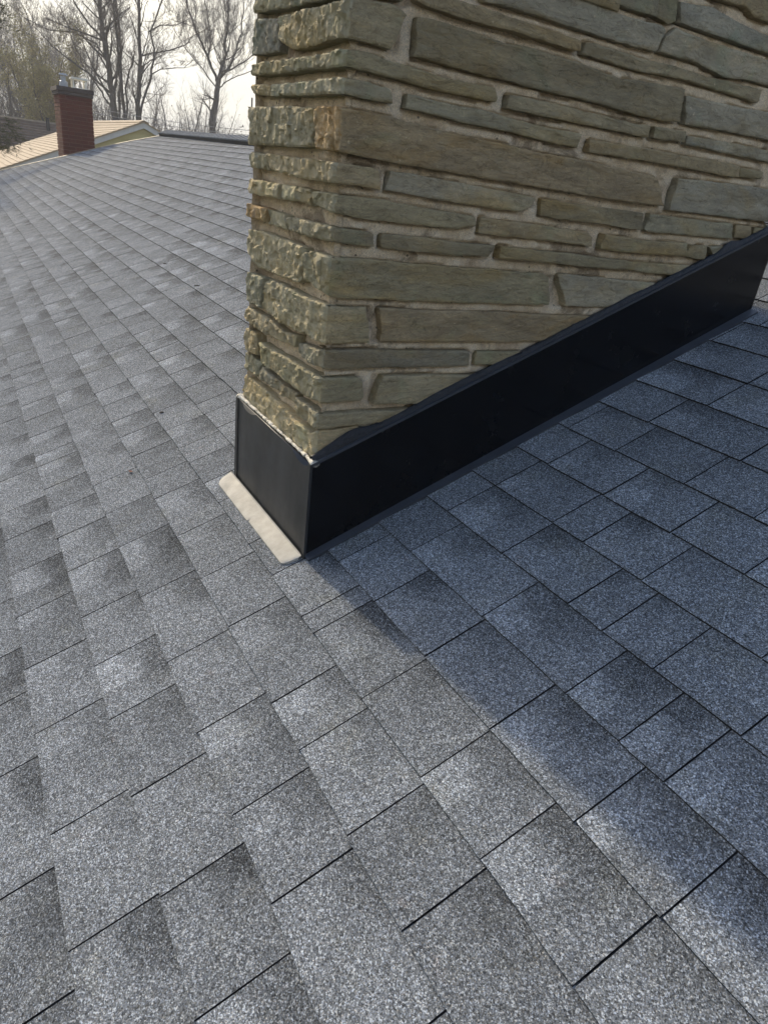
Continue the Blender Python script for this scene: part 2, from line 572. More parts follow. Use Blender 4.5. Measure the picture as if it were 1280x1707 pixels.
MAT_BRUSH = simple('leafless_brush', (0.13, 0.105, 0.08), 0.95, 0.35, 0.5)
MAT_TAN = simple('tan_shingles', (0.33, 0.255, 0.175), 0.9, 0.14, 5, 0.2)
MAT_BROWN = simple('brown_shingles', (0.15, 0.11, 0.085), 0.9, 0.25, 5, 0.2)
MAT_YEL = simple('yellow_siding', (0.40, 0.35, 0.17), 0.7, 0.06, 3)
MAT_POT = simple('clay_flue', (0.72, 0.69, 0.60), 0.8, 0.15, 12)
MAT_CONC = simple('dark_chimney_cap', (0.075, 0.06, 0.055), 0.9, 0.35, 14)
MAT_GLV = simple('galvanised_metal', (0.36, 0.37, 0.38), 0.5, 0.2, 12)
MAT_POLE = simple('pole_wood', (0.13, 0.11, 0.09), 0.9, 0.2, 10)
MAT_CABLE = simple('utility_cable', (0.25, 0.24, 0.23), 0.6, 0.1)
MAT_LEAF = simple('dead_leaf', (0.16, 0.055, 0.035), 0.8, 0.3, 60)
MAT_DEBRIS = simple('dark_debris', (0.03, 0.025, 0.02), 0.9, 0.3, 60)
MAT_BM = simple('brick_mortar', (0.17, 0.11, 0.09), 0.95, 0.2, 30)
MAT_BRICK, N, L, b = new_mat('red_brick', 0.9, spec=0.2)
co = objco(N, L)
oi = N.new('ShaderNodeObjectInfo')
c = rampc(N, L, oi.outputs['Random'], [(0, (0.095, 0.034, 0.026)), (0.5, (0.125, 0.044, 0.032)), (1, (0.09, 0.031, 0.026))])
c = mixc(N, L, 'MULTIPLY', 1.0, c, rampc(N, L, noise(N, L, co, 20, 5, 0.7), [(0.3, (0.7, 0.7, 0.7)), (0.7, (1.2, 1.2, 1.2))]))
L.new(c, b.inputs['Base Color'])

# ------------------------------------------------------------------ ground, lawns
g = MB()
G0 = -4.0
nx, ny = 60, 60
xs = np.linspace(-420, 420, nx)
ys = np.linspace(-420, 420, ny)
vs_ = [(x, y, G0 + 0.25 * float(vnoise(np.array(x * .02), np.array(y * .02)))) for y in ys for x in xs]
fs_ = [(j * nx + i, j * nx + i + 1, (j + 1) * nx + i + 1, (j + 1) * nx + i) for j in range(ny - 1) for i in range(nx - 1)]
gr = mesh_obj('ground', vs_, fs_, MAT_GRASS, None, None, True)
tag(gr, 'lawn ground around the houses', None, None, 'structure')

# ------------------------------------------------------------------ our house: roof deck, shingles, ridge, walls
house = empty('shingled_house', (0, 0, 0), label='house under the viewer with a blue-grey asphalt shingle roof', cat='house')
EXP = 0.143
V0 = CAM[8]
V_EAVE = V0 - 25 * EXP
U_R = 6.0
rake_pts = [(-4.0, -17.0), (-1.0, -15.95), (0.30, -15.18), (1.34, -13.83), (1.85, -13.30), (2.29, -12.65), (2.70, -11.66), (3.2, -10.6)]


def rake_u(v):
    for (a, ua), (b_, ub) in zip(rake_pts[:-1], rake_pts[1:]):
        if v <= b_:
            return ua + (ub - ua) * (v - a) / (b_ - a)
    return rake_pts[-1][1]


def ridge_v(u):
    return 2.70 - 0.0247 * (min(u, -5.0) + 11.65)


# deck (a strip per interval so that it follows the rake)
d = MB()
vv = np.linspace(V_EAVE + 0.01, 2.78, 24)
for a, b_ in zip(vv[:-1], vv[1:]):
    ua, ub = rake_u(a) + .03, rake_u(b_) + .03
    lo = [RP(ua, a, -.03), RP(U_R, a, -.03), RP(U_R, b_, -.03), RP(ub, b_, -.03)]
    hi = [RP(ua, a, -.002), RP(U_R, a, -.002), RP(U_R, b_, -.002), RP(ub, b_, -.002)]
    d.hexa(lo, hi)
d.build('roof_deck', MAT_DECK, house)

# tabs
CUTS = {-4:[-0.75,-0.549,-0.343,-0.132,0.081,0.335,0.553],-3:[-1.62,-1.436,-1.243,-1.151,-0.962,-0.79,-0.624,-0.431,-0.211,-0.021,0.155,0.357,0.563,0.752],-2:[-1.764,-1.531,-1.286,-1.064,-0.832,-0.628,-0.426,-0.171,0.088,0.308,0.509,0.679,0.93],-1:[-1.599,-1.429,-1.246,-1.089,-0.907,-0.72,-0.581,-0.342,-0.122,0.086,0.343,0.471,0.659,0.823],0:[-1.608,-1.376,-1.166,-0.981,-0.814,-0.691,-0.535,-0.401,-0.155,0.002,0.176,0.238,0.449,0.649,0.81,1.0],1:[-2.297,-2.128,-1.936,-1.808,-1.649,-1.456,-1.261,-1.078,-0.973,-0.834,0.076,0.248,0.445,0.649,0.849,1.006],2:[-2.806,-2.557,-2.328,-2.112,-1.859,-1.647,-1.449,-1.212,0.169,0.438,0.675,0.794,0.883],3:[-3.519,-3.29,-3.044,-2.838,-2.661,-2.456,-2.16,-1.949,-1.722,-1.494,0.111,0.321,0.524,0.616,0.732,0.9],4:[-3.269,-3.026,-2.764,-2.507,-2.275,-2.076,-1.878,0.117,0.321,0.414,0.573,0.828],5:[0.144,0.33,0.517,0.688],6:[0.225,0.428],7:[0.197,0.459],8:[0.254],9:[0.261]}
tabs = []
for k in range(-25, 19):
    v = V0 + k * EXP
    r = random.Random(1000 + k)
    meas = list(CUTS.get(k, []))
    if not meas:
        meas = [r.uniform(-.1, .1)]
    us = [meas[0]]
    for q in meas[1:]:
        while q - us[-1] > 0.40:
            us.append(us[-1] + min(r.uniform(.15, .28), (q - us[-1]) - .12))
        us.append(q)
    while us[-1] < U_R:
        us.append(us[-1] + r.choice([.11, .16, .19, .22, .24, .27, .30]) + r.uniform(-.02, .02))
    lo = rake_u(v + EXP / 2)
    while us[0] > lo:
        us.insert(0, us[0] - (r.choice([.13, .18, .20, .22, .24, .27, .29]) + r.uniform(-.02, .02)))
    us[0] = lo
    for i in range(len(us) - 1):
        if us[i + 1] - us[i] > 0.01:
            tabs.append((k, us[i], us[i + 1]))


def px(P):
    q = CR.T @ (np.array(P) - CP)
    if q[2] > -0.02:
        return None
    return 640 + F_PX * q[0] / -q[2], 853.5 - F_PX * q[1] / -q[2]


def area_seen(t):
    k, a, b_ = t
    v = V0 + k * EXP
    if -0.49 < a and b_ < 0 and 0 < v < 1.4:
        return 0
    pts = [px(RP(x, y)) for x, y in ((a, v), (b_, v), (b_, v + EXP), (a, v + EXP))]
    if any(q is None for q in pts):
        return 0
    pts = [(min(max(x, 0), 1280), min(max(y, 0), 1707)) for x, y in pts]
    s = 0
    for i in range(4):
        s += pts[i][0] * pts[(i + 1) % 4][1] - pts[(i + 1) % 4][0] * pts[i][1]
    if b_ < -0.45 and v > 0.0:     # may be behind the chimney; still ranked by its size
        pass
    return abs(s) / 2


order = sorted(range(len(tabs)), key=lambda i: -area_seen(tabs[i]))
near = set(order[:299])


def tab_geo(t, acc):
    k, a, b_ = t
    r = random.Random(int(k * 7919 + round(a * 1000)))
    v = V0 + k * EXP
    gap = 0.0013 + r.random() * 0.0008
    if v < .5 and a > -1.6:
        gap = 0.0011 + r.random() * 0.0008
    j0, j1 = r.uniform(-.0016, .0016), r.uniform(-.0016, .0016)
    T = 0.0050 + r.uniform(-.0004, .0006)
    lift = r.uniform(0, .0007)
    hb = 0.0005
    vt = v + EXP + 0.018
    # four stations along u give a slightly wavy butt edge
    nst = 5
    ua, ub = a + gap, b_ - gap
    vs, uvs, mi = [], [], []
    for s in range(nst):
        f = s / (nst - 1)
        u = ua + (ub - ua) * f
        sk = r.uniform(-.0009, .0009)
        vb = v + j0 + (j1 - j0) * f + sk
        h = T + lift * (f if k % 2 else 1 - f)
        for (vv_, hh) in ((vb, -0.001), (vb, h - .0006), (vb + .0010, h), (v + EXP * .5, hb + (h - hb) * .48), (vt, hb)):
            vs.append(RP(u, vv_, hh))
            uvs.append((f, min(1, max(0, (vv_ - v) / EXP))))
    fs = []
    for s in range(nst - 1):
        for q in range(4):
            i = s * 5 + q
            fs.append((i, i + 5, i + 6, i + 1))
            mi.append(1 if q == 0 else 0)
    fs.append(tuple(range(0, 5)))
    fs.append(tuple(reversed(range((nst - 1) * 5, nst * 5))))
    pat = 1.0 if r.random() < .8 else .25
    mi += [1, 1]
    acc.append((vs, fs, uvs, (r.random(), r.random() * pat, r.random() * pat), mi))


def build_tabs(name, acc, parent, mat):
    V, F, UV, C = [], [], [], []
    MIX = []
    for item in acc:
        vs, fs, uvs, c = item[:4]
        MIX += list(item[4]) if len(item) > 4 else [0] * len(fs)
        b0 = len(V)
        V += vs
        F += [tuple(i + b0 for i in f) for f in fs]
        UV += uvs
        C += [c] * len(vs)
    o = mesh_obj(name, V, F, [mat, MAT_CUT], parent, MIX)
    me = o.data
    uvl = me.uv_layers.new(name='tab')
    li = np.zeros(len(me.loops), dtype=np.int32)
    me.loops.foreach_get('vertex_index', li)
    uvl.data.foreach_set('uv', np.array(UV, dtype=np.float32)[li].ravel())
    ca = me.color_attributes.new('tabrand', 'FLOAT_COLOR', 'POINT')
    ca.data.foreach_set('color', np.array([(*c, 1) for c in C], dtype=np.float32).ravel())
    return o


rest = []
for i in order:
    if i in near:
        acc = []
        tab_geo(tabs[i], acc)
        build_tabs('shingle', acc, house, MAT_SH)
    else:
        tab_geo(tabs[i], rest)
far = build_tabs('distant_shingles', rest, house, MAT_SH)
tag(far, kind='stuff')

# last course up to the ridge
acc = []
uu = -11.9
r = random.Random(3)
while uu < U_R:
    w_ = r.choice([.18, .22, .26, .3])
    vt = ridge_v(uu) + .06
    v = V0 + 19 * EXP
    if vt > v + .03:
        vs = [RP(uu + .002, v, -.001), RP(uu + w_ - .002, v, -.001), RP(uu + w_ - .002, v, .006), RP(uu + .002, v, .006), RP(uu + w_ - .002, vt, .001), RP(uu + .002, vt, .001)]
        acc.append((vs, [(0, 1, 2, 3), (3, 2, 4, 5)], [(0, 0), (1, 0), (1, 0), (0, 0), (1, 1), (0, 1)], (r.random(), r.random(), r.random())))
    uu += w_
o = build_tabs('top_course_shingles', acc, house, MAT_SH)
tag(o, kind='stuff')
# ridge vent: black box strip and cap shingles over it
m = MB()
us = np.linspace(-11.66, U_R, 30)
for a, b_ in zip(us[:-1], us[1:]):
    va, vb = ridge_v(a), ridge_v(b_)
    m.hexa([RP(a, va, .004), RP(b_, vb, .004), RP(b_, vb + .14, .004), RP(a, va + .14, .004)],
           [RP(a, va, .045), RP(b_, vb, .045), RP(b_, vb + .14, .045), RP(a, va + .14, .045)])
m.build('ridge_vent', MAT_VENT, house)
u = -11.72
i = 0
while u < U_R:
    va = ridge_v(u)
    L_ = 0.155
    r = random.Random(i)
    h0, h1 = .060, .053
    pts = []
    for uu, hh in ((u, h1), (u + L_, h0)):
        p0 = RP(uu, va - .004, hh - .014)
        p1 = RP(uu, va - .004, hh)
        p2 = RP(uu, va + .145, hh)
        p3 = (p2[0], p2[1] + .14, p2[2] - .055)
        pts += [p0, p1, p2, p3]
    fs = [(0, 1, 5, 4), (1, 2, 6, 5), (2, 3, 7, 6), (4, 5, 6, 7), (3, 2, 1, 0)]
    fs = [tuple(reversed(f)) for f in fs]
    acc = [(pts, fs, [(.6, .4)] * 8, (.9 + .1 * r.random(), r.random() * .3, .2))]
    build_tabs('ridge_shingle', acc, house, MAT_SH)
    u += L_ - .003
    i += 1
# far slope
rz = RP(0, 2.70 + .15, 0)
m = MB()
m.hexa([(-16.5, 6.6, -1.2), (-16.5 + 4.8, rz[1] + .12, rz[2] - .09), (U_R, rz[1] + .12, rz[2] - .09), (U_R, 6.6, -1.2)][::-1],
       [(-16.5, 6.6, -1.17), (-16.5 + 4.8, rz[1] + .12, rz[2] - .05), (U_R, rz[1] + .12, rz[2] - .05), (U_R, 6.6, -1.17)][::-1])
o = m.build('far_slope', MAT_SH, house)
# drip edge along the rake, rake board, walls
m, m2 = MB(), MB()
vv = np.linspace(V_EAVE, 2.72, 20)
for a, b_ in zip(vv[:-1], vv[1:]):
    ua, ub = rake_u(a), rake_u(b_)
    m.hexa([RP(ua - .035, a, -.05), RP(ua + .01, a, -.05), RP(ub + .01, b_, -.05), RP(ub - .035, b_, -.05)],
           [RP(ua - .035, a, .012), RP(ua + .01, a, .012), RP(ub + .01, b_, .012), RP(ub - .035, b_, .012)])
    m2.hexa([RP(ua - .03, a, -.22), RP(ua + .01, a, -.22), RP(ub + .01, b_, -.22), RP(ub - .03, b_, -.22)],
            [RP(ua - .03, a, -.05), RP(ua + .01, a, -.05), RP(ub + .01, b_, -.05), RP(ub - .03, b_, -.05)])
m.build('drip_edge', MAT_DRIP, house)
m2.build('rake_board', MAT_WHITE, house)
ye = RP(0, V_EAVE)[1]
ze = RP(0, V_EAVE)[2]
m = MB()
m.box(-16.0, U_R - .3, ye + .5, 6.2, G0 - .2, ze - .12)
m.build('wall', MAT_WALL, house)
m = MB()
m.box(-16.9, U_R, ye - .11, ye - .005, ze - .14, ze - .01)
m.build('gutter', MAT_WHITE, house)

# ------------------------------------------------------------------ stone chimney
chim = empty('stone_chimney', (0, 0, 0), label='large grey-green fieldstone chimney with pale mortar rising through the shingle roof', cat='chimney')
W, D = 0.495, 1.428
E0 = 0.014
WP, DP = W - 2 * E0, D - 2 * E0          # plan of the stone faces inside the flashing


def peri(t, d):
    """perimeter position: t<0 eave face, 0..DP right face, then back face, then far side; d = offset outward"""
    t = np.asarray(t, float)
    d = np.asarray(d, float) + 0 * t
    x, y = np.zeros_like(t), np.zeros_like(t)
    nx, ny = np.zeros_like(t), np.zeros_like(t)
    a = t < 0
    x[a], y[a], ny[a] = t[a], 0, -1
    a = (t >= 0) & (t < DP)
    x[a], y[a], nx[a] = 0, t[a], 1
    a = (t >= DP) & (t < DP + WP)
    x[a], y[a], ny[a] = -(t[a] - DP), DP, 1
    a = t >= DP + WP
    x[a], y[a], nx[a] = -WP, DP - (t[a] - DP - WP), -1
    # round the corner at t = 0 and the others
    R = 0.010
    for tc_, (ax, ay), (bx, by) in ((0, (0, -1), (1, 0)), (DP, (1, 0), (0, 1)), (DP + WP, (0, 1), (-1, 0))):
        s = np.clip((t - tc_ + R) / (2 * R), 0, 1)
        m_ = (s > 0) & (s < 1)
        if m_.any():
            c_, s_ = np.cos(s[m_] * pi / 2), np.sin(s[m_] * pi / 2)
            nx[m_], ny[m_] = ax * c_ + bx * s_, ay * c_ + by * s_
            # pull the corner in
            cut = R * 0.42 * np.sin(s[m_] * pi)
            x[m_] -= nx[m_] * cut * .7
            y[m_] -= ny[m_] * cut * .7
    return x - E0 + nx * d, y + E0 + ny * d, nx, ny


def facets(x, y, cell, seed, tilt):
    """broken-stone relief: every cell a tilted flat facet"""
    x, y = x / cell, y / cell
    bx, by = np.floor(x), np.floor(y)
    best = np.full(x.shape, 1e9)
    val = np.zeros(x.shape)
    for dx in (-1, 0, 1):
        for dy in (-1, 0, 1):
            cx, cy = bx + dx, by + dy
            s0 = np.zeros_like(cx) + seed
            px_, py_ = cx + hash3(cx, cy, s0), cy + hash3(cx, cy, s0 + 11)
            dd = np.maximum(np.abs(x - px_), np.abs(y - py_)) * .6 + .4 * np.hypot(x - px_, y - py_)
            h = (hash3(cx, cy, s0 + 23) - .5) + tilt * ((hash3(cx, cy, s0 + 31) - .5) * (x - px_) + (hash3(cx, cy, s0 + 47) - .5) * (y - py_))
            m_ = dd < best
            best = np.where(m_, dd, best)
            val = np.where(m_, h, val)
    return val


def stone_mesh(top, bot, seed, step=0.0039, depth=0.05, amp=1.0):
    r = random.Random(seed)
    tx, tz = zip(*top)
    bx, bz = zip(*bot)
    t0, t1 = min(tx[0], bx[0]), max(tx[-1], bx[-1])
    n = max(4, int((t1 - t0) / step))
    m = max(4, int(((max(tz) - min(bz))) / step))
    s = np.linspace(0, 1, n + 1)
    # keep a sample exactly round the corner
    Tt = tx[0] + (tx[-1] - tx[0]) * s
    Tb = bx[0] + (bx[-1] - bx[0]) * s
    if tx[0] < 0 < tx[-1] and bx[0] < 0 < bx[-1]:
        st, sb = -tx[0] / (tx[-1] - tx[0]), -bx[0] / (bx[-1] - bx[0])
        sc = (st + sb) / 2
        Tt = np.where(s < sc, tx[0] * (1 - s / sc), tx[-1] * (s - sc) / (1 - sc))
        Tb = np.where(s < sc, bx[0] * (1 - s / sc), bx[-1] * (s - sc) / (1 - sc))
    Zt = np.interp(Tt, tx, tz)
    Zb = np.interp(Tb, bx, bz)
    Zt = Zt + 0.0010 * vnoise(Tt * 45, Tt * 0 + seed) + .0005 * vnoise(Tt * 160, Tt * 0 + seed)
    Zb = Zb + 0.0010 * vnoise(Tb * 45, Tb * 0 + seed + 9) + .0005 * vnoise(Tb * 160, Tb * 0 + seed)
    q = np.linspace(0, 1, m + 1)
    S, Q = np.meshgrid(s, q, indexing='ij')
    T = Tb[:, None] * (1 - Q) + Tt[:, None] * Q
    Z = Zb[:, None] * (1 - Q) + Zt[:, None] * Q
    H = (Zt - Zb)[:, None] + 0 * Q
    # ragged ends
    endw = 0.003 * (vnoise(Z * 60, Z * 0 + seed + 3))
    T = T + endw * ((S < .001) * 1.0 - (S > .999) * 1.0) * 1.0
    left = 1 / (1 + np.exp((T + .004 + .004 * vnoise(Z * 70, Z * 0 + seed)) * 600))             # 1 on the lit end face
    side = 1 / (1 + np.exp(-(T - DP) * 600))
    rf = np.clip(left + side, 0, 1)
    base = r.uniform(-.003, .004)
    d = base + 0.0018 * fbm(T * 9, Z * 22, seed * 1.7, 5)
    st_ = fbm(T * 6, Z * 30, seed * 2.3, 3)
    d = d + 0.0030 * np.round(st_ * 5) / 3 * (1 - rf)       # cleft ledges
    wx = T + .006 * vnoise(T * 60, Z * 60, seed)
    wz = Z + .006 * vnoise(T * 60 + 9, Z * 60, seed)
    d = d + rf * (0.0060 * facets(wx, wz, .034, seed, 1.6) + 0.0036 * facets(wx, wz, .013, seed + 5, 1.8) + 0.0055 * fbm(T * 30 + Z * 10, Z * 30, seed * 3.1, 5) + .003)
    chip = facets(wx, wz * 1.7, .07, seed + 9, .5)
    d = d + (1 - rf) * 0.0024 * chip
    d = d + rf * 0.006 * np.clip(fbm(T * 8, Z * 8, seed * 5.1, 2), -1, 1)
    # rounded arrises
    de = np.minimum(np.minimum(Q, 1 - Q) * H, np.minimum(T - T[:1, :], T[-1:, :] - T))
    rr = 0.0022 + .0012 * rf
    e = np.clip(1 - de / rr, 0, 1)
    d = d - (0.0020 + .001 * rf) * e ** 2
    hl = Z - (HFL + np.clip(T, 0, 2) * math.tan(TH))
    cl = np.where(T < 0, .006, .0015) + np.clip((hl - .026) / .016, 0, 1) * .05
    d = np.minimum(d, cl)
    d = np.minimum(d, E0 - 0.003 + .009 * (Z > .40 + np.clip(T, 0, 2) * .42))
    x, y, _, _ = peri(T.ravel(), d.ravel())
    V = list(zip(x.tolist(), y.tolist(), Z.ravel().tolist()))
    mm = m + 1
    F = [(i * mm + j, (i + 1) * mm + j, (i + 1) * mm + j + 1, i * mm + j + 1) for i in range(n) for j in range(m)]
    mi = [(1 if rf[i, min(j, m)] > .5 else 0) for i in range(n) for j in range(m)]
    # returns to the back
    ring = [(i, 0) for i in range(n + 1)] + [(n, j) for j in range(1, mm)] + [(i, m) for i in range(n - 1, -1, -1)] + [(0, j) for j in range(m - 1, 0, -1)]
    b0 = len(V)
    rt = np.array([T[i, j] for i, j in ring])
    rz = np.array([Z[i, j] for i, j in ring])
    x, y, _, _ = peri(rt, -depth)
    V += list(zip(x.tolist(), y.tolist(), rz.tolist()))
    nr_ = len(ring)
    for a in range(nr_):
        c_ = (a + 1) % nr_
        i, j = ring[a]
        i2, j2 = ring[c_]
        F.append((i * mm + j, b0 + a, b0 + c_, i2 * mm + j2))
        mi.append(1 if rf[i, j] > .5 else 0)
    return V, F, mi


